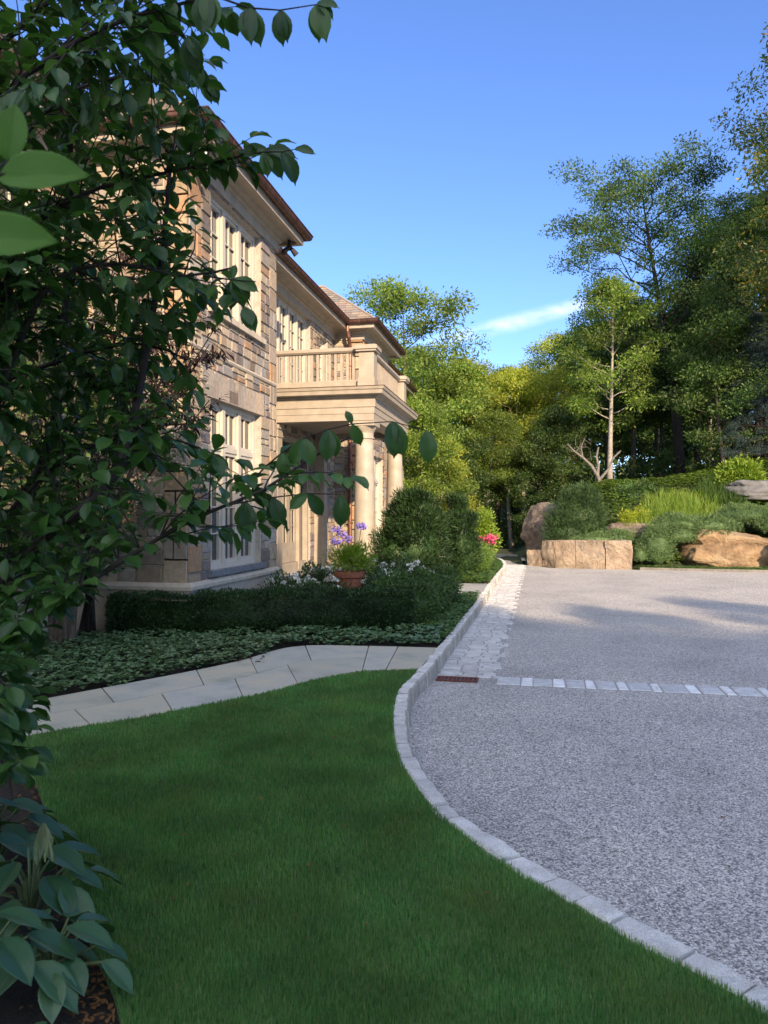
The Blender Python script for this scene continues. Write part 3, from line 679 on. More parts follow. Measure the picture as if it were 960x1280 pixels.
# plinth
pl = MB(); PP = [(LX, 1.5), (LX, 9.2), (PX, 9.2), (PX, 12.6)]
pl.sweep([(LX, 1.5), (LX, 9.2)], [(-.3, -.05), (.05, -.05), (.05, .60), (-.3, .60)], 1); pl.sweep([(LX + .05, 9.2), (PX, 9.2), (PX, 12.6)], [(-.3, -.05), (.05, -.05), (.05, .60), (-.3, .60)], 1)
pl.build('plinth', M_lime, house)
pl = MB(); pl.sweep([(LX, 1.5), (LX, 9.2), (PX, 9.2), (PX, 12.6)], [(-.2, .602), (.085, .602), (.085, .65), (.045, .70), (-.2, .70)], 1)
pl.build('water_table', M_lime, house)
bc = MB(); prof = [(-.05, 3.90), (.035, 3.90), (.05, 3.93), (.04, 3.96), (-.05, 3.98)]
bc.sweep([(LX, 1.5), (LX, 9.2), (PX, 9.2), (PX, 12.55)], prof, 1); bc.build('belt_course', M_lime, house)
window((PX, 9.2 + gw[0]), (0, 1), (1, 0), 1.96, .82, 3.3, 3, 2, 5, sillmat=M_bluestone, transom=2.62, lintel=True)
window((PX, 9.2 + gw[0]), (0, 1), (1, 0), 1.96, 4.6, 6.3, 3, 2, 4)
window((LX, 3.7), (0, 1), (1, 0), 2.0, .82, 3.3, 3, 2, 5, sillmat=M_bluestone, transom=2.62, lintel=True)
window((LX, 3.9), (0, 1), (1, 0), 1.6, 4.6, 6.3, 2, 2, 4); window((LX, 7.1), (0, 1), (1, 0), 1.3, 4.6, 6.3, 2, 2, 4)
window((RX, 14.55), (0, 1), (1, 0), 2.6, 4.2, 6.35, 4, 2, 5, sill=False)
window((RX, 17.95), (0, 1), (1, 0), .7, 4.75, 6.15, 1, 2, 4)
window((PX, 19.95), (0, 1), (1, 0), 1.9, .82, 3.3, 3, 2, 5, transom=2.62); window((PX, 19.95), (0, 1), (1, 0), 1.9, 4.6, 6.3, 3, 2, 4)
# french doors in the portico
dg = MB(); dg.box((-5.57, 14.56, .3), (-5.55, 17.14, 3.34)); door = dg.build('door', M_glass, house)
df = MB()
for y_ in (14.56, 15.20, 16.42, 17.04): df.box((-5.6, y_, .3), (-5.43, y_ + .10, 3.35))
for (ya, yb) in ((14.66, 15.20), (15.30, 16.42), (16.52, 17.04)): df.box((-5.6, ya, 2.6), (-5.45, yb, 2.72)); df.box((-5.6, ya, 3.25), (-5.45, yb, 3.35)); df.box((-5.6, ya, .3), (-5.45, yb, .55))
df.build('frame', M_trim, door)
for (ya, yb) in ((15.31, 15.855), (15.865, 16.41)):
    dl = MB()
    dl.box((-5.54, ya, .56), (-5.50, ya + .1, 2.59)); dl.box((-5.54, yb - .1, .56), (-5.50, yb, 2.59)); dl.box((-5.54, ya + .1, .56), (-5.5, yb - .1, 1.0)); dl.box((-5.54, ya + .1, 2.49), (-5.50, yb - .1, 2.59))
    for k in range(1, 4): z_ = 1.0 + k * 1.49 / 4; dl.box((-5.535, ya + .1, z_ - .012), (-5.515, yb - .1, z_ + .012))
    dl.box((-5.534, (ya + yb) / 2 - .011, 1.0), (-5.514, (ya + yb) / 2 + .011, 2.49)); dl.build('door_leaf', M_trim, door)
hd = MB(); hd.tube([(-5.5, 15.83, 1.28), (-5.46, 15.83, 1.3), (-5.46, 15.72, 1.3)], .01, 6); hd.build('handle', M_dark, door)

# eaves
EP = [(-5.9, 1.2), (-5.9, 8.8), (-4.2, 8.8), (-4.2, 13.0), (-4.96, 13.0), (-4.96, 18.95), (-4.2, 18.95), (-4.2, 22.9), (-4.96, 22.9), (-4.96, 30)]
sf = MB(); sf.sweep(EP, [(-.8, 6.615), (-.07, 6.615), (-.07, 6.64), (-.8, 6.64)], 1); sf.build('soffit', M_trim, house)
WP = [(LX, 1.2), (LX, 9.2), (PX, 9.2), (PX, 12.6), (RX, 12.6), (RX, 19.35), (PX, 19.35), (PX, 22.5), (RX, 22.5), (RX, 30)]
fz = MB(); fz.sweep(WP, [(0, 6.34), (.045, 6.34), (.05, 6.50), (.09, 6.52), (.10, 6.56), (.16, 6.612), (0, 6.612)], 1); fz.build('frieze', M_trim, house)
fa = MB(); fa.sweep(EP, [(-.10, 6.56), (-.01, 6.56), (-.01, 6.76), (-.10, 6.76)], 1); fa.build('fascia', M_trim, house)
# half round gutter with lip
gprof = []
for k in range(9): an = PI + PI * k / 8; gprof.append((.055 + .075 * math.cos(an) * -1 * -1, 6.745 + .085 * math.sin(an)))
gprof = [(.055 + .072 * math.cos(PI + PI * k / 8), 6.75 + .09 * math.sin(PI + PI * k / 8)) for k in range(9)] + [(.14, 6.755), (.14, 6.77), (.12, 6.772), (-.02, 6.765)]
gu = MB(); gu.sweep(EP, gprof, 1); gut = gu.build('gutter', M_copper, house)
for (a, b) in zip(EP[:-1], EP[1:]):
    A, Bq = Vector(a), Vector(b); L = (Bq - A).length; d_ = (Bq - A).normalized(); n_ = Vector((d_.y, -d_.x))
    k = int(L / .42)
    for i in range(k):
        c_ = A + d_ * (L * (i + .5) / k); br = MB()
        for (o, z), (o2, z2) in zip(gprof[:9], gprof[1:10]):
            s_ = 1.09
            f0 = lambda o, z: (.055 + (o - .055) * s_, 6.75 + (z - 6.75) * s_)
            oo, zz = f0(o, z); o3, z3 = f0(o2, z2); p1 = c_ + n_ * oo; p2 = c_ + n_ * o3; hw = d_ * .016
            br.quad((p1.x - hw.x, p1.y - hw.y, zz), (p1.x + hw.x, p1.y + hw.y, zz), (p2.x + hw.x, p2.y + hw.y, z3), (p2.x - hw.x, p2.y - hw.y, z3))
        br.build('bracket', M_copperl, gut)

# roofs: slates as overlapping courses of rectangles
def slate_face(mb, pts, pitchdir, row=.16):
    """pts: planar polygon (3D), courses rise along +z; builds clipped slates as tapered quads"""
    pts = [Vector(p) for p in pts]; n_ = (pts[1] - pts[0]).cross(pts[2] - pts[0]).normalized()
    if n_.z < 0: n_ = -n_
    h = Vector((n_.y, -n_.x, 0)).normalized(); up = h.cross(n_); up = up if up.z > 0 else -up
    o = pts[0]; q2 = [((p - o).dot(h), (p - o).dot(up)) for p in pts]; vmin = min(q[1] for q in q2); vmax = max(q[1] for q in q2)
    mb.poly([tuple(p) for p in pts], (.12, .11, .10)); v = vmin; i = 0
    def span(v):
        xs_ = []
        for (a, b), (c, d) in zip(q2, q2[1:] + q2[:1]):
            if (b > v) != (d > v): xs_.append(a + (v - b) / (d - b) * (c - a))
        return (min(xs_), max(xs_)) if len(xs_) >= 2 else None
    while v < vmax - .03:
        s0 = span(v + .01); s1 = span(min(v + row, vmax - .005))
        if s0 and s1:
            a, b = max(s0[0], s1[0]) , min(s0[1], s1[1]); x_ = s0[0] + (i % 2) * -.07
            while x_ < s0[1]:
                w_ = random.uniform(.16, .26); xa, xb = max(x_, s0[0]), min(x_ + w_, s0[1]); ta, tb = max(x_, s1[0]), min(x_ + w_, s1[1])
                if xb - xa > .02:
                    ta = min(max(ta, s1[0]), s1[1]); tb = min(max(tb, s1[0]), s1[1])
                    k = random.uniform(.8, 1.2); c_ = random.choice([(.27, .22, .17), (.23, .21, .185), (.30, .24, .18), (.21, .18, .16), (.26, .20, .17)]); c_ = tuple(z * k for z in c_)
                    lo = .026 + random.uniform(0, .004); p = lambda a_, b_, l: tuple(o + h * a_ + up * b_ + n_ * l)
                    mb.quad(p(xa + .003, v, lo), p(xb - .003, v, lo), p(tb - .003, v + row, .008), p(ta + .003, v + row, .008), c_)
                    mb.quad(p(xa + .003, v, .004), p(xb - .003, v, .004), p(xb - .003, v, lo), p(xa + .003, v, lo), c_)
                x_ += w_
        v += row; i += 1
ez = 6.77
def hip(x_e, y0, y1, pitch=.8, xr=-13):
    hw = (y1 - y0) / 2; ym = (y0 + y1) / 2; ap = (x_e - hw, ym, ez + pitch * hw); rb = (xr, ym, ez + pitch * hw); mb = MB()
    slate_face(mb, [(x_e, y0, ez), (x_e, y1, ez), ap], 0); slate_face(mb, [(xr, y0, ez), (x_e, y0, ez), ap, rb], 0); slate_face(mb, [(xr, y1, ez), (x_e, y1, ez), ap, rb], 0)
    # hip caps
    mb.tube([(x_e, y0, ez + .02), tuple(ap)], .035, 5, (.28, .22, .17)); mb.tube([(x_e, y1, ez + .02), tuple(ap)], .035, 5, (.28, .22, .17)); mb.tube([ap, rb], .04, 5, (.28, .22, .17))
    mb.build('roof', M_slate, house)
hip(-4.2, 8.8, 13.0); hip(-4.2, 18.95, 22.9)
mb = MB(); ridge = -10.0; zr_ = ez + .8 * (10 - 4.96); slate_face(mb, [(-4.96, 12.5, ez), (-4.96, 29.6, ez), (ridge, 26, zr_), (ridge, 12.5, zr_)], 0)
mb.build('roof', M_slate, house)
mb = MB(); rl = -10.4; zl = ez + 1.0 * (10.4 - 5.9); slate_face(mb, [(-5.9, 1.0, ez), (-5.9, 12.0, ez), (rl, 14.0, zl), (rl, 5.4, zl)], 0); slate_face(mb, [(-15, 1.0, ez), (-5.9, 1.0, ez), (rl, 5.4, zl), (-12, 5.4, zl)], 0)
mb.tube([(-5.9, 1.0, ez + .02), (rl, 5.4, zl)], .04, 5, (.28, .22, .17)); mb.build('roof', M_slate, house)

# downspout on the far pavilion
ds = MB(); DX = -4.93
ds.tube([(DX, 18.98, 6.68), (DX, 18.98, 6.5), (DX + .02, 19.02, 6.36), (DX, 19.2, 6.22), (DX, 19.26, 6.1), (DX, 19.26, 4.0), (DX, 19.26, .0)], .05, 10)
for z_ in (5.6, 3.0, 1.4): ds.box((DX - .07, 19.21, z_), (DX + .07, 19.34, z_ + .04))
ds.build('downspout', M_copperl, house, smooth=False)
# security lights under the corners of the near pavilion
for (x_, y_) in ((-4.42, 9.02), (-4.42, 12.80)):
    fl = MB(); fl.tube([(x_, y_, 6.61), (x_, y_, 6.50)], .03, 8); fl.tube([(x_, y_, 6.5), (x_ + .02, y_ - .02, 6.44)], [.05, .05], 8); o_ = fl.build('floodlight', M_dark, house)
    for sx in (-1, 1):
        l_ = MB(); a = Vector((x_ + sx * .03, y_, 6.47)); b = a + Vector((.09 if sx > 0 else -.02, -.13 if sx < 0 else .06, -.12)); l_.tube([a, a.lerp(b, .3), b], [.022, .042, .055], 10); l_.build('lamp_head', M_louvre if y_ < 10 else M_dark, o_)

# portico
prt = [(-5.35, 14.05), (-3.12, 14.05), (-3.12, 17.75), (-5.35, 17.75)]
en = MB(); en.sweep(prt, [(-.34, 3.47), (0, 3.47), (0, 3.60), (.012, 3.605), (.012, 3.72), (.03, 3.73), (.03, 3.88), (-.34, 3.88)], 1); en.build('entablature', M_trim, house)
co = MB(); co.sweep(prt, [(-.3, 3.882), (.04, 3.882), (.06, 3.915), (.085, 3.92), (.09, 3.945), (.20, 3.96), (.215, 4.03), (.235, 4.04), (.25, 4.09), (-.3, 4.09)], 1); co.build('cornice', M_trim, house)
dk = MB(); dk.sweep(prt, [(-.32, 4.092), (.255, 4.092), (.255, 4.105), (-.32, 4.12)], 1); dk.build('cornice_flashing', M_copper, house)
de = MB(); de.box((-5.36, 14.3, 4.0), (-3.4, 17.5, 4.11)); de.build('balcony_floor', M_lime, house)
pc = MB()
for i in range(30): y_ = 14.3 + i * .1097; pc.box((-5.36, y_ + .004, 3.60), (-3.44, y_ + .106, 3.62))
pc.build('portico_ceiling', M_trim, house)
fl = MB(); fl.box((-5.36, 13.85, -.02), (-3.0, 17.95, .28)); fl.box((-3.0, 14.9, -.02), (-2.68, 16.9, .14)); fl.build('portico_floor', M_bluestone, house)
def column(cx, cy):
    mb = MB(); mb.box((cx - .27, cy - .27, .28), (cx + .27, cy + .27, .36)); mb.lathe(cx, cy, [(.265, .36), (.27, .40), (.25, .44), (.215, .46), (.21, .50)], 28)
    b_ = mb.build('column', M_trim, house); mb = MB(); prof = [(.208 - .032 * (max(0, t_ - .3) / .7) ** 1.6, .50 + t_ * 2.62) for t_ in [i / 12 for i in range(13)]]
    mb.lathe(cx, cy, prof, 32); s_ = mb.build('shaft', M_trim, b_, smooth=True); mb = MB()
    mb.lathe(cx, cy, [(.185, 3.12), (.20, 3.13), (.20, 3.155), (.18, 3.16), (.18, 3.24), (.19, 3.26), (.235, 3.34), (.24, 3.37)], 28); mb.box((cx - .255, cy - .255, 3.37), (cx + .255, cy + .255, 3.468)); mb.build('capital', M_trim, b_)
column(-3.37, 14.32); column(-3.37, 17.48)
for y_ in (14.14, 17.44):
    mb = MB(); mb.box((-5.38, y_ - .0, .28), (-5.12, y_ + .26, 3.2)); mb.box((-5.38, y_ - .03, .28), (-5.09, y_ + .29, .42)); mb.box((-5.38, y_ - .02, 3.2), (-5.10, y_ + .28, 3.24)); mb.box((-5.38, y_ - .035, 3.36), (-5.085, y_ + .295, 3.468)); mb.box((-5.38, y_ - .012, 3.24), (-5.11, y_ + .272, 3.36)); mb.build('pilaster', M_trim, house)
# balustrade
bal = MB(); bp = [(-5.33, 14.22), (-3.29, 14.22), (-3.29, 17.58), (-5.33, 17.58)]
bal.sweep(bp, [(-.05, 4.16), (.05, 4.16), (.05, 4.27), (.035, 4.285), (-.05, 4.285)], 1); bal.sweep(bp, [(-.055, 4.83), (.055, 4.83), (.085, 4.86), (.085, 4.905), (.07, 4.925), (-.07, 4.925), (-.085, 4.86)], 1)
bl = bal.build('balustrade', M_trim, house)
def post(cx, cy, w_=.17):
    mb = MB(); mb.box((cx - w_, cy - w_, 4.11), (cx + w_, cy + w_, 4.30)); mb.box((cx - w_ + .02, cy - w_ + .02, 4.30), (cx + w_ - .02, cy + w_ - .02, 4.82)); mb.box((cx - w_ - .03, cy - w_ - .03, 4.82), (cx + w_ + .03, cy + w_ + .03, 4.86)); mb.box((cx - w_ - .055, cy - w_ - .055, 4.86), (cx + w_ + .055, cy + w_ + .055, 4.93)); mb.box((cx - w_ - .02, cy - w_ - .02, 4.93), (cx + w_ + .02, cy + w_ + .02, 4.95)); mb.build('post', M_trim, bl)
post(-3.28, 14.23); post(-3.28, 17.57); post(-5.33, 14.23, .09)
nb = 14
for i in range(nb):
    x_ = -5.2 + (i + .3) * (1.72 / nb); mb = MB()
    mb.box((x_ - .026, 14.194, 4.285), (x_ + .026, 14.246, 4.83)); mb.build('baluster', M_trim, bl)
nb = 24
for i in range(nb):
    y_ = 14.48 + (i + .5) * (2.84 / nb); mb = MB()
    mb.box((-3.316, y_ - .026, 4.285), (-3.264, y_ + .026, 4.83)); mb.build('baluster', M_trim, bl)

# ------------------------------------------------------------------ SHRUBS, HEDGES
def shell_pts(rng, prims, n, depth=.12):
    """prims: list of ('e',cx,cy,cz,rx,ry,rz) ellipsoids or ('b',x0,y0,z0,x1,y1,z1) rounded boxes"""
    ps, ns = [], []
    areas = []
    for p in prims:
        if p[0] == 'e': areas.append(p[4] * p[5] + p[5] * p[6] + p[4] * p[6])
        else: dx, dy, dz = p[4] - p[1], p[5] - p[2], p[6] - p[3]; areas.append(.4 * (dx * dy + 2 * dy * dz + 2 * dx * dz))
    tot = sum(areas)
    for p, a in zip(prims, areas):
        k = int(n * a / tot) + 1
        if p[0] == 'e':
            u = unit(rng, k); u[:, 2] = np.where(u[:, 2] < -.6, -u[:, 2], u[:, 2]); r = np.array(p[4:7]); c = np.array(p[1:4])
            rad = 1 - depth * rng.random(k)[:, None] / r.mean(); ps.append(c + u * r * rad); nv = u / r; ns.append(nv / np.linalg.norm(nv, axis=1, keepdims=True))
        else:
            lo = np.array(p[1:4]); hi = np.array(p[4:7]); sz = hi - lo
            fa_ = np.array([sz[1] * sz[2], sz[1] * sz[2], sz[0] * sz[2], sz[0] * sz[2], sz[0] * sz[1]]); f = rng.choice(5, k, p=fa_ / fa_.sum()); t_ = rng.random((k, 3)); nv = np.zeros((k, 3)); pos = lo + t_ * sz
            dd = depth * rng.random(k)
            for i, (ax, sg) in enumerate(((0, -1), (0, 1), (1, -1), (1, 1), (2, 1))):
                m_ = f == i; pos[m_, ax] = (lo[ax] + dd[m_]) if sg < 0 else (hi[ax] - dd[m_]); nv[m_, ax] = sg
            ps.append(pos); ns.append(nv)
    return np.concatenate(ps), np.concatenate(ns)
def bush(name, prims, n, L, W, mat, seed, kind='rhomb', depth=.15, rough=.05, outw=.9, upw=.35, rand=.5, core=True, xform=None, parent=None, zoff=0, **kw):
    rng = np.random.default_rng(seed); p, nv = shell_pts(rng, prims, n, depth)
    if rough:
        f = np.array([noise.noise(Vector((a * 2.7, b * 2.7, c * 2.7 + seed))) + .5 * noise.noise(Vector((a * 7, b * 7, c * 7))) for a, b, c in p]); p = p + nv * (f * rough * 2)[:, None]
    k = len(p); d_ = nv * outw + rng.normal(size=(k, 3)) * rand + np.array([0, 0, upw]); nr_ = np.cross(d_, rng.normal(size=(k, 3))) + nv * .4
    LL = L * rng.uniform(.6, 1.3, k); parts = [leaves_arr(p, d_, nr_, LL, LL * W, kind)]
    V, Fs = merge(parts)
    if core:
        mb = MB()
        for q_ in prims:
            if q_[0] == 'e':
                ci = []
                for i in range(1, 8):
                    for j in range(14):
                        th = PI * i / 8; ph = 2 * PI * j / 14; s_ = .72 * (1 + .06 * math.sin(i * 3 + j * 2)); mb.v.append((q_[1] + q_[4] * s_ * math.sin(th) * math.cos(ph), q_[2] + q_[5] * s_ * math.sin(th) * math.sin(ph), q_[3] + q_[6] * s_ * math.cos(th)))
                b0 = len(mb.v) - 7 * 14
                for i in range(6):
                    for j in range(14): a = b0 + i * 14 + j; b = b0 + i * 14 + (j + 1) % 14; mb.f.append((a, a + 14, b + 14, b)); mb.c.append(None)
                mb.f.append(tuple(b0 + j for j in range(14))); mb.c.append(None)
            else:
                e = min(.1, (q_[4] - q_[1]) * .2, (q_[5] - q_[2]) * .2); mb.box((q_[1] + e, q_[2] + e, q_[3]), (q_[4] - e, q_[5] - e, q_[6] - e))
        b = len(V); V = np.concatenate([V, np.array(mb.v)]); Fs = list(Fs)
        byk = {}
        for f in mb.f: byk.setdefault(len(f), []).append(f)
        for kk_, fs in byk.items(): Fs.append(np.array(fs) + b)
    if xform is not None: V = xform(V)
    me = mesh_np(name, V, Fs); return link(name, me, mat, parent, **kw)
def rotz(V, cx, cy, a):
    c_, s_ = math.cos(a), math.sin(a); x_, y_ = V[:, 0].copy(), V[:, 1].copy(); V = V.copy(); V[:, 0] = cx + x_ * c_ - y_ * s_; V[:, 1] = cy + x_ * s_ + y_ * c_; return V
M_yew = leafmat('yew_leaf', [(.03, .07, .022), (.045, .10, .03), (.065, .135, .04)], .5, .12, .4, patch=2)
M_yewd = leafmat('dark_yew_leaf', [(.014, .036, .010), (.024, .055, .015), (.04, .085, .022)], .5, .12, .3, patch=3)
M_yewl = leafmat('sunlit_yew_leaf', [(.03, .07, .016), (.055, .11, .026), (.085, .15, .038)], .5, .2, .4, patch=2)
M_box = leafmat('boxwood_leaf', [(.07, .13, .02), (.11, .19, .03), (.15, .24, .04)], .45, .3, .4)
M_rose = leafmat('rose_leaf', [(.04, .085, .03), (.065, .12, .045), (.09, .15, .06)], .45, .2, .4)
M_lime_leaf = leafmat('lime_leaf', [(.14, .22, .02), (.2, .3, .03), (.26, .34, .05)], .5, .35, .4)
M_jun = leafmat('juniper', [(.07, .13, .045), (.11, .18, .065), (.15, .23, .085)], .6, .1, .3)
M_jund = leafmat('dark_juniper', [(.025, .06, .02), (.045, .09, .03), (.07, .12, .04)], .6, .1, .3)
M_spr = leafmat('blue_spruce', [(.025, .05, .045), (.04, .07, .065), (.06, .095, .09)], .6, .05, .3)

# clipped hedge: front run then a return toward the portico
hang = math.atan2(10.05 - 8.7, -1.62 + 5.45)
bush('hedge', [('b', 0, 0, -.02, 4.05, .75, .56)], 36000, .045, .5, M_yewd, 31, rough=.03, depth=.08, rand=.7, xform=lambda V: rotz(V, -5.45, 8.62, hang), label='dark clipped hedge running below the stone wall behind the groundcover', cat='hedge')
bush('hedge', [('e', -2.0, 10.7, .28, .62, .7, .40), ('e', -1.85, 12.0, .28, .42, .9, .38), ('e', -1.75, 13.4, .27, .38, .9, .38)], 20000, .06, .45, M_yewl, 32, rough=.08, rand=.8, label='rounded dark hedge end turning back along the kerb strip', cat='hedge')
# big yew and the one behind
g_ = 'dark yews beside the portico'
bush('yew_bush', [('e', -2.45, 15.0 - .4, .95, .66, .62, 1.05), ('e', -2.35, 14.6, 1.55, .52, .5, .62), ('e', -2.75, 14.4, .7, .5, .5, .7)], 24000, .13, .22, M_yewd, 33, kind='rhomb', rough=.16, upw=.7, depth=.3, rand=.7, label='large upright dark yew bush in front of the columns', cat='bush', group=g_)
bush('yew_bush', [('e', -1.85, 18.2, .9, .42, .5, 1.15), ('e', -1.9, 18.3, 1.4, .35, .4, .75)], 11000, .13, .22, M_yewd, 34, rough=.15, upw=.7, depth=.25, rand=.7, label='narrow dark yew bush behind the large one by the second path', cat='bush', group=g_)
bush('boxwood', [('e', -1.75, 20.6, .4, .52, .8, .45), ('e', -1.8, 21.9, .42, .5, .8, .42)], 9000, .05, .6, M_box, 35, rough=.06, label='bright rounded boxwood mound near the far kerb', cat='bush')
def stems_top(base, n, h, spread, seed, mat_s, mat_f, name, label, cat, fl=26, fs=.03, flr=.09, group=None, leafL=None, mat_l=None, nleaf=0, stemr=.006):
    rng_ = random.Random(seed); t = empty(name, base, label=label, cat=cat, group=group); st = MB(); heads = []
    for i in range(n):
        a = rng_.random() * 2 * PI; r = spread * rng_.random() ** .5; hh = h * rng_.uniform(.8, 1.1); p1 = (math.cos(a) * r, math.sin(a) * r, hh); p0 = (p1[0] * .3, p1[1] * .3, 0); st.tube([p0, ((p0[0] + p1[0]) / 2, (p0[1] + p1[1]) / 2, hh * .55), p1], [stemr, stemr * .8, stemr * .6], 4); heads.append(p1)
    st.build('stem', mat_s, t); r2 = np.random.default_rng(seed)
    for p in heads: V, Fs = clump_leaves(r2, [np.array(p)], [flr], [fl], fs, 'ovate', .8, out=1.2); link('flower', mesh_np('flower', V, Fs), mat_f, t)
    if nleaf:
        az = r2.random(nleaf) * 2 * PI; pos = np.stack([np.cos(az) * spread * .3 * r2.random(nleaf), np.sin(az) * spread * .3 * r2.random(nleaf), np.zeros(nleaf)], 1); dd = np.stack([np.cos(az), np.sin(az), r2.uniform(.8, 2.2, nleaf)], 1); nr_ = np.stack([-np.cos(az), -np.sin(az), np.ones(nleaf) * .5], 1)
        V, Fs = leaves_arr(pos, dd, nr_, leafL * r2.uniform(.7, 1.2, nleaf), np.full(nleaf, .03), 'blade'); link('leaves', mesh_np('leaves', V, Fs), mat_l or M_rose, t)
    return t
stems_top((-3.42, 13.3, .2), 6, 1.12, .32, 5, M_wire, M_purple, 'agapanthus', 'tall purple flower heads in front of the near column', 'flowers', fl=60, fs=.045, flr=.085, leafL=.55, nleaf=60)
bush('flowering_shrub', [('e', -1.62, 23.0, .9, .38, .4, .9)], 3500, .10, .6, M_lime_leaf, 36, rough=.12, core=False, depth=.4, label='lime green shrub behind the boxwood mound', cat='shrub')
o_ = stems_top((-1.45, 22.6, 0), 9, .95, .35, 9, M_wire, M_pink, 'pink_flowers', 'pink and red flowers beside the lime shrub', 'flowers', fl=30, fs=.06, flr=.10, leafL=.4, nleaf=50)
# rose bed: individual bushes
rb = [(-3.95, 11.6, .55, .5, 'white rose bush nearest the ground floor window'), (-3.35, 11.4, .55, .52, 'white rose bush between hedge and terracotta pot'), (-3.15, 12.9, .78, .6, 'taller white rose bush behind the terracotta pot'), (-2.55, 12.1, .62, .55, 'white rose bush in the middle of the bed beyond the hedge'), (-2.25, 13.0, .72, .5, 'heavily flowering white rose bush below the large yew'), (-3.9, 12.9, .6, .5, 'white rose bush at the foot of the house corner')]
for i, (x_, y_, h_, r_, lab) in enumerate(rb):
    t = empty('rose_bush', (x_, y_, -.02), label=lab, cat='bush', group='white rose bushes behind the hedge')
    bush('foliage', [('e', 0, 0, h_ * .55, r_, r_, h_ * .55)], 3800, .055, .65, M_rose, 50 + i, kind='rhomb', rough=.14, depth=.35, core=False, parent=t)
    r2 = np.random.default_rng(70 + i); k = 17; u = unit(r2, k); u[:, 2] = np.abs(u[:, 2]) + .25; u /= np.linalg.norm(u, axis=1, keepdims=True); cs = u * np.array([r_, r_, h_ * .55]) * 1.08 + np.array([0, 0, h_ * .55])
    for c_ in cs: V, Fs = clump_leaves(r2, [c_], [r2.uniform(.018, .04)], [16], .045, 'ovate', .9, out=1.3); link('flower', mesh_np('flower', V, Fs), M_white, t)
    st = MB(); rr = random.Random(i)
    for j in range(7): a = rr.random() * 6.28; st.tube([(0, 0, 0), (math.cos(a) * r_ * .5, math.sin(a) * r_ * .5, h_ * .8)], [.008, .004], 4)
    st.build('stem', M_wire, t)
# terracotta pot
t = empty('terracotta_pot', (-3.02, 11.75, -.02), label='terracotta pot standing among the white roses', cat='pot')
mb = MB(); mb.lathe(0, 0, [(.13, 0), (.15, .02), (.21, .5), (.215, .62), (.25, .625), (.255, .71), (.225, .715), (.2, .68)], 24); mb.build('body', M_terra, t); mb = MB(); mb.lathe(0, 0, [(.01, .66), (.205, .665)], 20); mb.build('soil', M_soil, t)
bush('potted_plant', [('e', -3.0, 11.75, .86, .36, .36, .26)], 1800, .10, .3, M_lime_leaf, 61, rough=.1, core=False, depth=.3, label='bright trailing plant growing in the terracotta pot', cat='plant')
# low pachysandra inside the bed behind the hedge
cover('bed_foliage', [(-4.5, 10.2), (-1.7, 10.9), (-1.7, 14.6), (-3.2, 14.7), (-3.0, 13.8), (-5.2, 13.8), (-4.5, 12.6)], 4500, .06, .6, (.02, .2), M_rose, 6, 'mixed low foliage under the roses')

# ------------------------------------------------------------------ ROCKS, RETAINING WALL
def boulder(name, c, size, seed, mat, label, rz=0, sub=5, cuts=22, cat='boulder', rough=.11, group=None):
    rng_ = np.random.default_rng(seed); import bmesh
    bm = bmesh.new(); bmesh.ops.create_icosphere(bm, subdivisions=sub, radius=1.0); V = np.array([v.co[:] for v in bm.verts]); V = np.sign(V) * np.abs(V) ** .62
    for _ in range(cuts):
        n_ = unit(rng_, 1)[0]; n_[2] *= .7; n_ /= np.linalg.norm(n_); dd = rng_.uniform(.66, .95); s_ = V @ n_ - dd; V = V - np.clip(s_, 0, None)[:, None] * n_ * .93
    # horizontal ledges
    f = np.array([noise.noise(Vector((a * 1.6, b * 1.6, c_ * 3.5 + seed))) for a, b, c_ in V]); f2 = np.array([noise.noise(Vector((a * 6, b * 6, c_ * 9 + seed))) for a, b, c_ in V])
    V = V * (1 + rough * 1.6 * f + rough * .5 * f2)[:, None]
    V = V * np.array(size)
    for v, co_ in zip(bm.verts, V): v.co = co_
    me = bpy.data.meshes.new(name); bm.to_mesh(me); bm.free(); o_ = link(name, me, mat, smooth=False, label=label, cat=cat, group=group); o_.location = c; o_.rotation_euler = (0, 0, rz)
    smooth_on(me); 
    return o_
def at(px, Y):   # world X for an image column at world Y
    # px = 480+F*(Xc+Ys)/(-Xs+Yc)
    k = (px - 480) / F; return (k * Y * CA - Y * SA) / (CA + k * SA)
boulder('boulder', (at(915, 26.6), 26.6, .35), (2.3, .95, .80), 3, M_rock, 'large orange tan boulder at the right below the creeping juniper', rz=-.05)
boulder('boulder', (at(1010, 25.9), 25.9, .3), (1.3, .8, .9), 13, M_rock, 'tan boulder cut by the right edge of the photo, beside the largest one', rz=.3)
boulder('boulder', (at(683, 28.6), 28.6, .75), (1.15, 1.0, 1.35), 7, M_rockg, 'tall rounded brown boulder left of the dark juniper', rz=.4)
boulder('boulder', (at(786, 27.4), 27.4, .95), (.85, .5, .38), 9, M_rockg, 'flat purplish rock above the stone retaining wall', rz=.1)
boulder('boulder', (at(948, 29.6), 29.6, 2.55), (1.4, .7, .38), 15, plain('grey_rock', (.13, .13, .13), .9, 0, 5, .3, .8), 'flat grey rock high on the slope at the right', rz=.0)
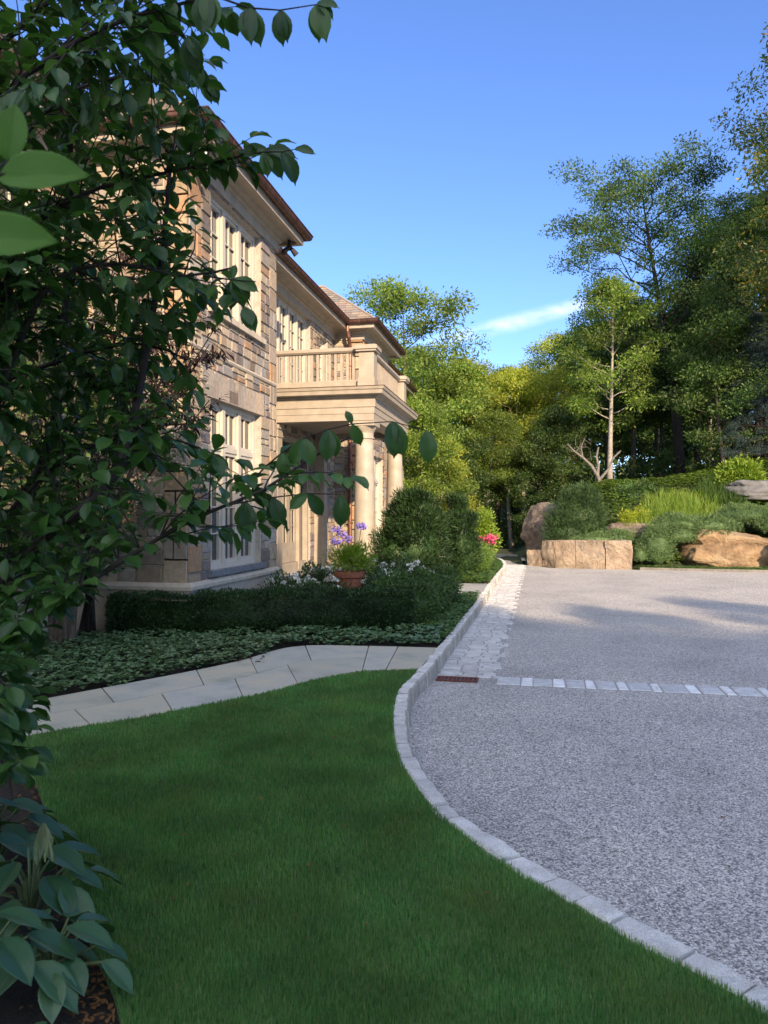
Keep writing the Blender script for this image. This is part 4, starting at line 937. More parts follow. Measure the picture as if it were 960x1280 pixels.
# split-faced stone retaining wall blocks
t = empty('retaining_wall', (0, 0, 0), label='low split-face stone retaining wall with a squared corner at the drive', cat='wall')
def block(x0, x1, y0, y1, z0, z1, seed, rotp=None):
    import bmesh
    bm = bmesh.new(); bmesh.ops.create_cube(bm, size=1); bmesh.ops.subdivide_edges(bm, edges=bm.edges[:], cuts=9, use_grid_fill=True)
    for v in bm.verts:
        p = Vector((x0 + (v.co.x + .5) * (x1 - x0), y0 + (v.co.y + .5) * (y1 - y0), z0 + (v.co.z + .5) * (z1 - z0)))
        n1 = noise.noise(p * 2.5 + Vector((seed, 0, 0))) * .05 + noise.noise(p * 8) * .02; p += Vector((n1, n1, n1 * .4)); v.co = p
    me = bpy.data.meshes.new('block'); bm.to_mesh(me); bm.free(); return link('block', me, M_wallst, t)
m = M_rock.copy(); m.name = 'split_stone'
for nd in m.node_tree.nodes:
    if nd.type == 'VALTORGB' and abs(nd.color_ramp.elements[0].position - .28) < .01:
        for e, cc in zip(nd.color_ramp.elements, [(.26, .19, .14), (.36, .28, .21), (.42, .34, .26), (.28, .24, .2)]): e.color = (*cc, 1)
    if nd.type == 'MAPPING': nd.inputs['Scale'].default_value = (2.2, 2.2, 1.2)
M_wallst = m
xa = at(790, 25.0); xc = at(757, 25.0)
# face turned to the camera, then long run going back-left
block(xc, xa, 25.02, 25.6, -.2, .80, 1)
xl = at(658, 26.2)
pts = [(xc - .02, 25.05), (xc - .95, 25.3), (xc - 1.6, 25.55), (xl + .5, 26.0), (xl, 26.3)]
for i, (p, q_) in enumerate(zip(pts[:-1], pts[1:])):
    import bmesh
    p = Vector((*p, 0)); q_ = Vector((*q_, 0)); d_ = (q_ - p); L = d_.length; d_.normalize(); n_ = Vector((d_.y, -d_.x, 0)); n_ = n_ if n_.y > 0 else -n_
    bm = bmesh.new(); bmesh.ops.create_cube(bm, size=1); bmesh.ops.subdivide_edges(bm, edges=bm.edges[:], cuts=9, use_grid_fill=True); ht = [.80, .78, .74, .42][i]
    for v in bm.verts:
        w_ = p + d_ * ((v.co.x + .5) * (L - .02)) + n_ * ((v.co.y + .5) * .55) + Vector((0, 0, -.2 + (v.co.z + .5) * (ht + .2)))
        n1 = noise.noise(w_ * 2.3 + Vector((i * 3, 0, 0))) * .07 + noise.noise(w_ * 7) * .025; w_ += n_ * n1 + Vector((0, 0, n1 * .5)); v.co = w_
    me = bpy.data.meshes.new('block'); bm.to_mesh(me); bm.free(); link('block', me, M_wallst, t)

# ------------------------------------------------------------------ SLOPE PLANTING
def hz(x_, y_): return float(hill(np.array(x_), np.array(y_))) - .17
x_ = at(724, 27.0)
bush('juniper_bush', [('e', x_, 27.2, 1.35, 1.0, .85, 1.25), ('e', x_ - .35, 26.9, .8, .9, .7, .9), ('e', x_ + .1, 27.3, 1.9, .72, .7, .85), ('e', x_ - .6, 26.6, .35, .6, .5, .55)], 32000, .13, .2, M_jund, 41, rough=.16, upw=.5, depth=.3, label='dark domed juniper bush above the retaining wall', cat='bush')
bush('juniper_mat', [('e', at(745, 25.9), 25.9, .75, .8, .35, .25), ('e', at(770, 26.2), 26.3, .8, .7, .5, .3)], 9000, .09, .25, M_jun, 42, rough=.1, upw=.2, depth=.2, label='low juniper spilling over the retaining wall top', cat='plant')
bush('juniper_mat', [('e', at(822, 25.6), 25.75, .55, .55, .5, .75), ('e', at(845, 26.2), 26.3, 1.25, .9, .7, .35), ('e', at(880, 26.6), 26.6, 1.25, 1.2, .8, .32), ('e', at(850, 25.9), 25.9, .95, .55, .35, .35), ('e', at(800, 25.6), 25.6, .3, .3, .35, .3)], 26000, .09, .25, M_jun, 43, rough=.12, upw=.1, depth=.25, label='blue green creeping juniper draped over the large tan boulder', cat='plant')
bush('juniper_mat', [('e', at(935, 26.8), 27.2, 1.6, 1.2, .8, .32), ('e', at(975, 26.6), 27, 1.35, .9, .8, .4)], 14000, .09, .25, M_jun, 44, rough=.12, upw=.1, depth=.25, label='creeping juniper on top of the tan boulders at the right edge', cat='plant')
# bright grasses
def tussock(px, Y_, r_, h_, n_, mat, seed, label):
    X_ = at(px, Y_); r2 = np.random.default_rng(seed); az = r2.random(n_) * 2 * PI; rr = r_ * r2.random(n_) ** .5; pos = np.stack([X_ + np.cos(az) * rr, Y_ + np.sin(az) * rr, np.zeros(n_)], 1); pos[:, 2] = hill(pos[:, 0], pos[:, 1]) - .2
    dd = np.stack([r2.normal(size=n_) * .25, r2.normal(size=n_) * .25, np.ones(n_)], 1); nr_ = np.stack([r2.normal(size=n_), r2.normal(size=n_), np.ones(n_) * .2], 1)
    V, Fs = leaves_arr(pos, dd, nr_, h_ * r2.uniform(.6, 1.15, n_), np.full(n_, .03), 'blade'); link('grass_clump', mesh_np('grass_clump', V, Fs), mat, label=label, cat='plant', group='bright grasses on the slope')
M_bgr = leafmat('bright_grass', [(.12, .2, .03), (.2, .3, .05), (.3, .38, .08)], .55, .35, .3)
tussock(805, 27.6, .7, .7, 1500, M_bgr, 1, 'bright yellow green grass clump above the flat purplish rock')
tussock(836, 28.6, .9, .85, 2200, M_bgr, 2, 'tallest bright grass clump in the middle of the slope')
tussock(868, 29.0, .8, .65, 1500, M_bgr, 3, 'bright grass clump above the creeping juniper')
tussock(905, 29.8, .9, .75, 2000, leafmat('dull_grass', [(.05, .10, .02), (.08, .14, .03)], .55, .3, .3), 4, 'duller green grass clump beside the grey rock')
bush('yellow_shrub', [('e', at(783, 27.6), 27.6, 1.3, .45, .4, .45), ('e', at(800, 28), 28, 1.45, .35, .4, .4)], 3500, .08, .5, leafmat('yellow_leaf', [(.28, .32, .02), (.4, .42, .04), (.25, .32, .03)], .5, .35, .4), 45, rough=.15, core=False, depth=.3, label='yellow flowering shrub left of the bright grasses', cat='shrub')
bush('leafy_shrub', [('e', at(925, 30.5), 30.5, 3.0, .9, .7, .8)], 3500, .16, .6, M_lime_leaf, 46, rough=.2, core=False, depth=.5, label='light green broad leaved shrub above the grey rock', cat='shrub')
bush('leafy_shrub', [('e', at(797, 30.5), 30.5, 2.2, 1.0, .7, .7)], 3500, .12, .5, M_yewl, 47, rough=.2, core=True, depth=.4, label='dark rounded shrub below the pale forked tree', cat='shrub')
cover('slope_groundcover', [(3.3, 25.0), (7.2, 24.6), (12, 24.5), (12, 25.3), (3.2, 25.6)], 5200, .06, .5, (-.05, .08), M_cov2, 14, 'strip of green groundcover between drive and boulders', hfn=lambda a, b: hill(a, b) - .1)
rngc = np.random.default_rng(99)
M_slope = leafmat('slope_leaf', [(.08, .14, .03), (.13, .20, .04), (.2, .27, .055)], .55, .3, .3, patch=.8)
cover('slope_groundcover', [(.2, 26.2), (12, 26.0), (16, 40), (1, 40), (-.4, 29)], 26000, .12, .5, (.0, .3), M_slope, 15, 'mixed wild undergrowth covering the slope', hfn=lambda a, b: hill(a, b) - .17)

# ------------------------------------------------------------------ TREES
def tree_meshes(seed, H, r0, crown_lo, crownR, nl, leafL, perclump, prof, lean=(0, 0), clr=.62, sub=5, bend=.5, kind='rhomb', flat=.55, wr=.65, rise=.5, droop=0, forks=1):
    rr = random.Random(seed); rg = np.random.default_rng(seed); mb = MB(); trunks = []
    for f in range(forks):
        pts = []; a0 = rr.random() * 6.28; sp = 0 if forks == 1 else .16
        for i in range(9):
            t_ = i / 8; pts.append(Vector((lean[0] * t_ * H + math.sin(t_ * 4 + seed) * .02 * H * bend + math.cos(a0 + f * 6.28 / forks) * sp * t_ * H * .6, lean[1] * t_ * H + math.cos(t_ * 3.3 + seed) * .02 * H * bend - math.cos(seed) * .02 * H * bend + math.sin(a0 + f * 6.28 / forks) * sp * t_ * H * .6, t_ * H * .93)))
        p0 = pts[0].copy(); pts = [Vector((p.x - p0.x, p.y - p0.y, p.z)) for p in pts]; trunks.append(pts)
        rad = [r0 * (1.25 if i == 0 else 1 - .93 * (i / 8)) / (1 if forks == 1 else 1.3) for i in range(9)]; mb.tube(pts, rad, 9)
    cs, rs = [], []
    for i in range(nl):
        pts = trunks[i % forks]; hf = crown_lo + (1 - crown_lo) * ((i + rr.random()) / nl); hf = min(.985, hf); k = hf * 8 / .93 * .93; j = min(7, int(k)); b = pts[j].lerp(pts[j + 1], k - j)
        az = i * 2.4 + rr.uniform(-.4, .4); L = crownR * prof((hf - crown_lo) / (1 - crown_lo)) * rr.uniform(.75, 1.12); el = rise * rr.uniform(.5, 1.3) * (.5 + hf)
        d_ = Vector((math.cos(az), math.sin(az), el)).normalized(); q_ = [b]
        for s_ in range(1, 5): q_.append(b + d_ * (L * s_ / 4) + Vector((rr.uniform(-1, 1), rr.uniform(-1, 1), rr.uniform(-.6, .9))) * L * .05 * s_ - Vector((0, 0, droop * (s_ / 4) ** 2 * L)))
        rb_ = max(.012, r0 * .33 * (1 - hf * .7)); mb.tube(q_, [rb_ * (1 - .2 * s_) for s_ in range(5)], 5)
        cs.append(np.array(q_[4])); rs.append(clr * rr.uniform(.8, 1.2))
        for s_ in range(sub):
            t_ = rr.uniform(.3, 1.0); jj = min(3, int(t_ * 4)); bb = q_[jj].lerp(q_[jj + 1], t_ * 4 - jj); a2 = az + rr.choice((-1, 1)) * rr.uniform(.5, 1.3); l2 = L * rr.uniform(.18, .42); e = bb + Vector((math.cos(a2), math.sin(a2), rr.uniform(-.15, .75))) * l2
            mb.tube([bb, bb.lerp(e, .5) + Vector((0, 0, .04 * l2)), e], [rb_ * .4, rb_ * .28, rb_ * .12], 4, caps=False); cs.append(np.array(e)); rs.append(clr * rr.uniform(.6, 1.15))
    V, Fs = clump_leaves(rg, cs, rs, [int(perclump * (r / clr) ** 2) for r in rs], leafL, kind, wr, flat=flat, out=.5)
    tm_ = bpy.data.meshes.new('trunk'); tm_.from_pydata(mb.v, [], mb.f); smooth_on(tm_); return tm_, mesh_np('crown', V, Fs)
def put_tree(name, meshes, loc, rz, sc_, mats, first=True, **k):
    t = empty(name, loc, rz, **k); t.scale = (sc_, sc_, sc_) if not hasattr(sc_, '__len__') else sc_
    for me, nm, m_ in ((meshes[0], 'trunk', mats[0]), (meshes[1], 'crown', mats[1])):
        o = bpy.data.objects.new(nm, me); C.objects.link(o); o.parent = t
        if not len(me.materials): me.materials.append(None)
        o.material_slots[0].link = 'OBJECT'; o.material_slots[0].material = m_
    return t
L_oak = leafmat('oak_leaf', [(.045, .09, .024), (.07, .13, .03), (.10, .165, .038), (.14, .19, .045)], .45, .38, .4, patch=.5)
L_oaky = leafmat('yellowing_leaf', [(.035, .07, .018), (.055, .10, .022), (.07, .11, .025), (.11, .13, .03), (.30, .22, .03)], .45, .35, .4, patch=.4)
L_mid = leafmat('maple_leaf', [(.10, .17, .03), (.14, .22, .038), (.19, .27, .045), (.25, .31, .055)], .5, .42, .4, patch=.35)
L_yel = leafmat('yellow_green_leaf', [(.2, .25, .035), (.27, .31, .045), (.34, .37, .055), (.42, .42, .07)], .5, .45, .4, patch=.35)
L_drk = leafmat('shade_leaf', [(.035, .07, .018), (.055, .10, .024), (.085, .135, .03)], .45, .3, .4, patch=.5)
dome = lambda t: (math.sin(PI * min(1, max(0, .18 + .80 * t))) ** .7) * (1 - .25 * t)
tall = lambda t: (1 - .55 * abs(t - .5) * 1.4) * (1 if t < .85 else .6)
cone = lambda t: 1.02 - t
A1 = tree_meshes(1, 12, .20, .30, 3.6, 26, .17, 190, dome, clr=.85)
A2 = tree_meshes(2, 12, .17, .22, 2.9, 28, .16, 170, tall, clr=.8)
A3 = tree_meshes(3, 12, .15, .45, 3.2, 20, .16, 160, dome, clr=.8, bend=1.6)
A4 = tree_meshes(4, 9, .12, .12, 2.6, 24, .17, 170, dome, clr=.75, bend=1.5)
OAK = tree_meshes(7, 15, .26, .27, 4.5, 42, .15, 185, lambda t: (.62 + .5 * math.sin(PI * min(1, t * 1.05)) ** .8) * (1 if t < .8 else .8), lean=(-.09, 0), clr=.78, bend=.9, sub=6)
SPR = tree_meshes(9, 11, .16, .04, 2.6, 90, .13, 190, cone, clr=.42, rise=-.05, droop=.12, flat=.5, kind='rhomb', wr=.25, sub=5)
def tx(px, Y_): return (at(px, Y_), Y_, hz(at(px, Y_), Y_) - .05)
put_tree('oak_tree', OAK, tx(850, 39.5), 0.0, 1.05, (M_barkd, L_oak), label='tall open crowned oak with dark leaning trunk on the slope', cat='tree')
PALE = tree_meshes(12, 10.5, .14, .30, 2.4, 26, .15, 120, dome, clr=.65, bend=.4)
put_tree('pale_trunk_tree', PALE, tx(762, 36.0), 1.0, .98, (M_barkl, L_mid), label='slim tree with straight pale grey trunk left of the oak', cat='tree')
# bare forked pale tree beside it
t = empty('bare_forked_tree', tx(748, 33.5), label='small pale forked tree with bare branches beside the pale trunk', cat='tree'); mb = MB()
def brp(l, r): mb.tube([Vector(p) for p in l], r, 7)
brp([(0, 0, 0), (.05, 0, .5), (-.1, 0, .9)], [.13, .11, .10]); brp([(-.1, 0, .85), (-.35, .05, 1.3), (-.8, .1, 1.75), (-1.3, .1, 2.15), (-1.6, 0, 2.5)], [.09, .08, .065, .05, .02]); brp([(-.05, 0, .8), (0, .1, 1.3), (-.1, .1, 1.8), (.0, 0, 2.3)], [.085, .07, .06, .04]); brp([(.05, 0, .55), (.5, 0, 1.1), (.75, 0, 1.7), (1.15, .1, 2.1)], [.08, .06, .05, .03]); brp([(-.8, .1, 1.75), (-.9, .1, 2.3), (-.7, .1, 2.8)], [.045, .03, .015])
for i in range(26):
    r_ = random.Random(i); p = Vector((-1.0 + r_.uniform(-.7, .7), .1, 2.1 + r_.uniform(-.5, .4))); mb.tube([p, p + Vector((r_.uniform(-.6, .1), r_.uniform(-.3, .3), r_.uniform(-.1, .5)))], [.015, .005], 3)
mb.build('trunk', plain('grey_bark', (.17, .15, .13), .9, 0, 10, .35, .6), t); t.scale = (.82, .82, .82)
# tall trees at the right edge
RT = tree_meshes(15, 17, .28, .26, 4.6, 38, .16, 210, tall, clr=.85, bend=.7, sub=6)
big = [(945, 41.0, .80, L_oak, 2.4, 'tall dark tree filling the right side above the spruce'), (975, 31.0, 1.14, L_oaky, .2, 'tall tree with yellowing leaves cut by the right edge of the photo'), (905, 39.5, .70, L_oak, 1.1, 'mid height tree between the oak and the right edge')]
for px, Y_, s_, m_, rz, lab in big: put_tree('tall_tree', RT, (at(px + (128 if px > 950 else 0), Y_), Y_, hz(at(px, Y_), Y_)), rz, s_, (M_barkd, m_), label=lab, cat='tree', group='tall trees on the right of the slope')
put_tree('blue_spruce', SPR, tx(948, 35.0), .3, .66, (M_barkd, M_spr), label='blue grey spruce at the right edge below the tall trees', cat='tree')
# trees behind: (px, Y, proto, scale, material, label)
L1 = 'trees behind the drive'
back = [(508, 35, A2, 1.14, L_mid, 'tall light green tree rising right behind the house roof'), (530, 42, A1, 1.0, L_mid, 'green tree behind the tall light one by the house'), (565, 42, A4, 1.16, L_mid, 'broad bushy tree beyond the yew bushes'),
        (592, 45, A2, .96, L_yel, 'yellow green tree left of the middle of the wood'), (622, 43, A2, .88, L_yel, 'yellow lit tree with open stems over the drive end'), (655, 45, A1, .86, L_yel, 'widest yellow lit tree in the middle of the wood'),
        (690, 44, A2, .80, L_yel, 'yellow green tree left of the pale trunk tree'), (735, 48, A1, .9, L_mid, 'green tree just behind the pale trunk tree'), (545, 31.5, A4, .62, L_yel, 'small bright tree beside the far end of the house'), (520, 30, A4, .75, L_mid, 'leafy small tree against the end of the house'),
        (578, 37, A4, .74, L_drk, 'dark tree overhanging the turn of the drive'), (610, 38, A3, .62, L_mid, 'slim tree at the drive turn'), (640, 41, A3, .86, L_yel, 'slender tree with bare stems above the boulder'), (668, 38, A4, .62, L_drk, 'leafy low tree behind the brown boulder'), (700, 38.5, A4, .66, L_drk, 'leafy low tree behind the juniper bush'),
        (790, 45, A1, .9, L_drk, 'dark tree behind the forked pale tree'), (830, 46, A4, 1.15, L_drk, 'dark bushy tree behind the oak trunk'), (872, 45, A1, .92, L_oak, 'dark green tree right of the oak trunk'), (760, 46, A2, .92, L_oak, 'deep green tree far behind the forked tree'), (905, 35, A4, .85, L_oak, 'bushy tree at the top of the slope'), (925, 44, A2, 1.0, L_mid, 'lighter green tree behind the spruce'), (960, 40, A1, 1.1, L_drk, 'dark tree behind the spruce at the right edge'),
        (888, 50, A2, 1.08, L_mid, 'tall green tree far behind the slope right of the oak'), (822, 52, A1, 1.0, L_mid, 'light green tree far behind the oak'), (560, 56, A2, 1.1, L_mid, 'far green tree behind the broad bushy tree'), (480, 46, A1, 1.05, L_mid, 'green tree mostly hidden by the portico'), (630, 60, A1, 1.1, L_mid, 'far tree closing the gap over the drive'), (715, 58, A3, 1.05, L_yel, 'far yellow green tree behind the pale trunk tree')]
rr = random.Random(4)
for px, Y_, pr, s_, m_, lab in back: put_tree('tree', pr, tx(px, Y_), rr.random() * 6.28, (s_, s_, s_ * rr.uniform(.95, 1.05)), (M_bark if rr.random() < .5 else M_barkl, m_), label=lab, cat='tree', group='trees of the wood behind the drive')
# woodland mass beyond
rg = np.random.default_rng(17); cs = []; rs = []
for i in range(760):
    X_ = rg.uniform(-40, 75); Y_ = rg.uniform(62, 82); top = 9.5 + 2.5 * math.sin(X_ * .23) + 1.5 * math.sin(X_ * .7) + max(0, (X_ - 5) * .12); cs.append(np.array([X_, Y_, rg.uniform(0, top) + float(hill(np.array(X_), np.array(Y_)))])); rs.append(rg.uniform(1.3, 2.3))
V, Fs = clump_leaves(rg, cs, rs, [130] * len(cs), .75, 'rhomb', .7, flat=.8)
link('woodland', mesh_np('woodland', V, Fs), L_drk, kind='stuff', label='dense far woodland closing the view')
cs = []; rs = []
for i in range(230):
    X_ = rg.uniform(-12, 30); Y_ = rg.uniform(36, 50) if X_ < 1 else rg.uniform(38, 52); cs.append(np.array([X_, Y_, float(hill(np.array(X_), np.array(Y_))) + rg.uniform(0, 1.5)])); rs.append(rg.uniform(.6, 1.2))
V, Fs = clump_leaves(rg, cs, rs, [150] * len(cs), .2, 'rhomb', .65, flat=.7)
link('undergrowth', mesh_np('undergrowth', V, Fs), L_drk, kind='stuff', label='dark undergrowth beneath the trees')
# trees standing to the right of and behind the viewpoint (they shade the lawn and the near drive)
SH = []
def sq(q_, s_, h_, k): SH.append((q_ * .877 + s_ * .48, q_ * .48 - s_ * .877, h_ / 12.4, k))
for q_, h_ in ((-7, 13.5), (-4, 14), (-1.4, 15), (1.0, 16.2), (3.4, 15.6), (5.8, 13.4), (8.2, 12.6), (10.8, 12.2), (13.6, 11.6), (16.6, 11)): sq(q_, 20 + (q_ * 7 % 3) * .5, h_, 0)
for q_, h_ in ((-5.5, 15.2), (-2.6, 16), (.0, 17.2), (2.3, 17.4), (4.6, 16.2), (7.2, 14.4), (9.6, 14.0), (12.4, 13.4), (15, 12.8)): sq(q_, 24.5, h_, 0)
for i_ in range(8): sq(7.2 + i_ * 1.75, 15 + (i_ % 2) * 1.2, (12.2, 11.0, 12.5, 11.5, 12.0, 11.2, 12.7, 11.4)[i_], 1)
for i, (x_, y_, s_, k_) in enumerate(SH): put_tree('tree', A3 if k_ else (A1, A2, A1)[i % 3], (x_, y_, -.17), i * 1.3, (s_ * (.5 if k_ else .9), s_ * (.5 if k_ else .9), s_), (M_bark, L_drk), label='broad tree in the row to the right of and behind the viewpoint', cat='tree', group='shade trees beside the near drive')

# ------------------------------------------------------------------ FOREGROUND MAGNOLIA
M_mag = leafmat('magnolia_leaf', [(.025, .07, .02), (.038, .095, .024), (.055, .125, .03), (.08, .16, .04)], .36, .35, .4)
for nd in M_mag.node_tree.nodes:
    if nd.type == 'BSDF_PRINCIPLED': nd.inputs['Roughness'].default_value = .33
class Plant:
    def __init__(s, seed): s.mb = MB(); s.r = random.Random(seed); s.P = []; s.D = []; s.N = []; s.L = []
    def limb(s, pts, r0, r1, sides=7):
        pl = dense([tuple(p) for p in pts], .08) if len(pts) > 2 else pts
        # dense() drops z only for 2-tuples; these are 3-tuples
        n_ = len(pl); s.mb.tube(pl, [r0 + (r1 - r0) * i / (n_ - 1) for i in range(n_)], sides); return pl
    def leaf(s, p, d, n_, L): s.P.append(tuple(p)); s.D.append(tuple(d)); s.N.append(tuple(n_)); s.L.append(L)
    def twig(s, p, d, L, nleaf, ll, poly=None, droop=.25, r=.004):
        r_ = s.r; pts = [Vector(p)]; d = Vector(d).normalized()
        for i in range(4): d = (d + Vector((r_.uniform(-.25, .25), r_.uniform(-.25, .25), r_.uniform(-.15, .18)))).normalized(); pts.append(pts[-1] + d * L / 4)
        if poly:
            for q_ in (pts[-1],):
                a, b, _ = proj(np.array(q_)); 
                if not inside(np.array([a]), np.array([b]), poly)[0]: return
        s.mb.tube(pts, [r, r * .85, r * .7, r * .5, r * .35], 5)
        for i in range(nleaf):
            t_ = .15 + .85 * (i + .5) / nleaf; k = t_ * 4; j = min(3, int(k)); b = pts[j].lerp(pts[j + 1], k - j); side = d.cross(Vector((0, 0, 1))).normalized() * (1 if i % 2 else -1)
            dd = d * .55 + side * r_.uniform(.4, 1) + Vector((r_.uniform(-.35, .35), r_.uniform(-.35, .35), -droop - r_.uniform(0, .6))); nr_ = Vector((r_.uniform(-.5, .5), r_.uniform(-.7, .3), 1 + r_.uniform(-.2, .3))); lb = b + dd.normalized() * .012
            s.leaf(lb, dd, nr_, ll * r_.uniform(.7, 1.2))
        s.leaf(pts[-1], d + Vector((0, 0, -.3)), Vector((r_.uniform(-.5, .5), r_.uniform(-.5, .2), 1)), ll)
    def build(s, t, mb_mat, leaf_mat, wr=.56, kind='big', leafname='leaves'):
        s.mb.build('branches', mb_mat, t, smooth=True); V, Fs = leaves_arr(np.array(s.P), np.array(s.D), np.array(s.N), np.array(s.L), np.array(s.L) * wr, kind); me = mesh_np(leafname, V, Fs); smooth_on(me); link(leafname, me, leaf_mat, t); print(leafname, len(s.P))
env = [(-200, -200), (330, -200), (312, 10), (300, 30), (262, 60), (285, 100), (235, 125), (262, 160), (350, 180), (345, 215), (300, 235), (262, 265), (235, 300), (240, 325), (335, 345), (320, 372), (288, 400), (262, 440), (250, 500), (262, 545), (330, 565), (445, 540), (440, 640), (345, 665), (235, 655), (190, 690), (105, 755), (48, 805), (44, 860), (46, 930), (30, 990), (10, 1040), (-200, 1090)]
pl_ = Plant(77)
def PP_(l): return [P(*a) for a in l]
trunk = PP_([(-150, 1085, 3.3), (-130, 950, 3.25), (-90, 840, 3.2), (-60, 760, 3.15)])
limbs = [
 (PP_([(-150, 1085, 3.3), (-130, 950, 3.25), (-90, 840, 3.2), (-40, 770, 3.12), (16, 712, 3.0), (60, 668, 3.0), (110, 630, 3.0), (150, 585, 3.05), (172, 500, 3.15), (190, 400, 3.25), (205, 300, 3.3), (215, 180, 3.35)]), .038, .008, 1.0),
 (PP_([(-100, 860, 3.15), (-30, 815, 2.95), (30, 772, 2.85), (120, 722, 2.8), (200, 672, 2.8), (262, 640, 2.8), (330, 612, 2.82), (385, 575, 2.85), (440, 545, 2.9)]), .016, .004, 1.0),
 (PP_([(-60, 760, 3.15), (-30, 600, 3.0), (20, 440, 2.9), (70, 350, 2.9), (150, 330, 2.9), (230, 345, 2.9), (290, 335, 2.9)]), .02, .004, 1.0),
 (PP_([(-50, 640, 3.05), (-10, 420, 3.0), (30, 300, 3.0), (100, 245, 3.0), (180, 222, 3.0), (260, 205, 3.0), (325, 190, 3.0)]), .018, .004, 1.0),
 (PP_([(-70, 560, 2.8), (-40, 260, 2.7), (0, 130, 2.65), (60, 75, 2.6), (130, 35, 2.6), (200, 12, 2.6), (265, -5, 2.6)]), .02, .005, 1.0),
 (PP_([(-60, 320, 3.2), (30, 170, 3.2), (100, 110, 3.2), (170, 95, 3.2), (240, 98, 3.2)]), .014, .004, 1.0),
 (PP_([(-90, 840, 3.2), (-20, 700, 3.4), (60, 560, 3.5), (82, 380, 3.6), (88, 180, 3.6), (100, -40, 3.6)]), .028, .01, 1.0),
 (PP_([(-90, 900, 3.0), (-50, 860, 2.5), (0, 850, 2.3), (40, 885, 2.25)]), .012, .004, 1.6),
 (PP_([(-90, 900, 3.0), (-60, 930, 2.6), (-20, 930, 2.4), (10, 965, 2.3), (15, 1000, 2.25)]), .010, .004, 1.8),
 (PP_([(-60, 500, 3.4), (20, 470, 3.4), (110, 440, 3.4), (180, 430, 3.4), (235, 450, 3.4)]), .016, .004, .8),
 (PP_([(-60, 120, 3.3), (40, 20, 3.3), (120, -40, 3.3), (200, -90, 3.3)]), .016, .004, 1.0),
 (PP_([(-40, 700, 3.2), (40, 610, 3.3), (110, 560, 3.3), (190, 545, 3.3), (250, 560, 3.3)]), .012, .004, .8)]
for pts, r0, r1, dn in limbs:
    q_ = pl_.limb(pts, r0, r1); n_ = len(q_); L_ = sum((b - a).length for a, b in zip(q_[:-1], q_[1:])); k = int(L_ * 33 * dn)
    for i in range(k):
        t_ = .14 + .86 * i / k; j = min(n_ - 2, int(t_ * (n_ - 1))); d0 = (q_[j + 1] - q_[j]).normalized(); r_ = pl_.r
        d_ = d0 * .6 + Vector((r_.gauss(0, .7), r_.gauss(0, .5), r_.gauss(.15, .7)))
        pl_.twig(q_[j], d_, r_.uniform(.16, .48), r_.randint(5, 8), .088, env)
# long twigs with hand set hanging leaves
def hang(pts, leaves, ll=.11, r=.004):
    q_ = pl_.limb(PP_(pts), r, .0018, 5)
    for (px, py, dx, dy, s_) in leaves:
        d_ = pts[-1][2]; best = min(q_, key=lambda p: (proj(np.array(p))[0] - px) ** 2 + (proj(np.array(p))[1] - py) ** 2); v = Vector((dx * CA, dx * SA, -dy)); v.y += pl_.r.uniform(-.2, .2)
        pl_.leaf(best, v, Vector((.25 * CA + pl_.r.uniform(-.3, .3), -.9, .35)), s_ * ll)
hang([(300, 620, 2.82), (330, 585, 2.85), (380, 548, 2.85), (440, 530, 2.85), (490, 527, 2.85), (533, 538, 2.85)], [(350, 570, .1, 1, .9), (372, 552, .35, 1, 1), (400, 542, .0, 1, 1.1), (418, 536, .3, 1, 1), (440, 531, .35, .9, .8), (468, 529, .0, 1, .85), (480, 528, .12, 1, 1.25), (500, 528, .35, 1, 1.25), (528, 536, .1, 1, 1.15), (452, 530, -.2, -.5, .5), (385, 548, -.4, .9, 1)])
hang([(280, 632, 2.8), (340, 622, 2.78), (385, 617, 2.76), (425, 618, 2.75)], [(300, 630, -.2, 1, 1), (320, 625, .2, 1, 1.1), (345, 622, .15, 1, 1.1), (362, 620, .5, 1, 1), (388, 617, .55, .85, .9), (425, 618, .05, 1, 1.1), (412, 618, .2, 1, .95), (375, 618, -.6, .5, .8)])
hang([(260, -8, 2.5), (310, 10, 2.5), (350, 13, 2.5), (395, 6, 2.5)], [(322, 11, .15, 1, .85), (345, 13, 0, 1, .95), (357, 12, .25, 1, .9), (374, 10, .05, 1, 1.0), (392, 8, .3, 1, 1.15), (395, 8, .7, .55, .7), (396, 6, .9, .1, .7), (300, 5, .1, 1, 1.1), (280, 0, .2, 1, 1.2), (262, -5, -.1, 1, 1.3), (288, 2, .35, 1, 1.1)])
hang([(300, 195, 3.0), (330, 190, 2.98), (352, 190, 2.96), (368, 187, 2.95)], [(312, 192, .9, -.2, 1.1), (325, 190, .9, .0, 1.2), (335, 190, .7, .9, 1.1), (345, 190, .45, .9, 1.2), (368, 187, 1, .1, .75), (322, 191, .2, 1, .9)])
hang([(255, 345, 2.9), (290, 350, 2.88), (320, 352, 2.86)], [(298, 348, .25, -1, .55), (300, 350, .95, .35, 1.0), (290, 350, .7, .7, .9), (275, 348, .5, 1, 1), (285, 350, -.1, 1, 1)])
hang([(225, 95, 3.1), (255, 98, 3.1), (270, 102, 3.1)], [(262, 100, .75, .9, .95), (250, 98, .3, 1, 1), (258, 99, .9, .1, .6), (240, 97, .6, 1, 1.1), (232, 96, .1, 1, 1)], .10)
hang([(150, 20, 2.6), (190, 40, 2.6), (235, 45, 2.6)], [(235, 45, .3, 1, 1.1), (222, 44, .1, 1, 1.2), (208, 42, -.2, 1, 1), (245, 46, .5, 1, .8), (196, 40, .2, 1, 1.1)])
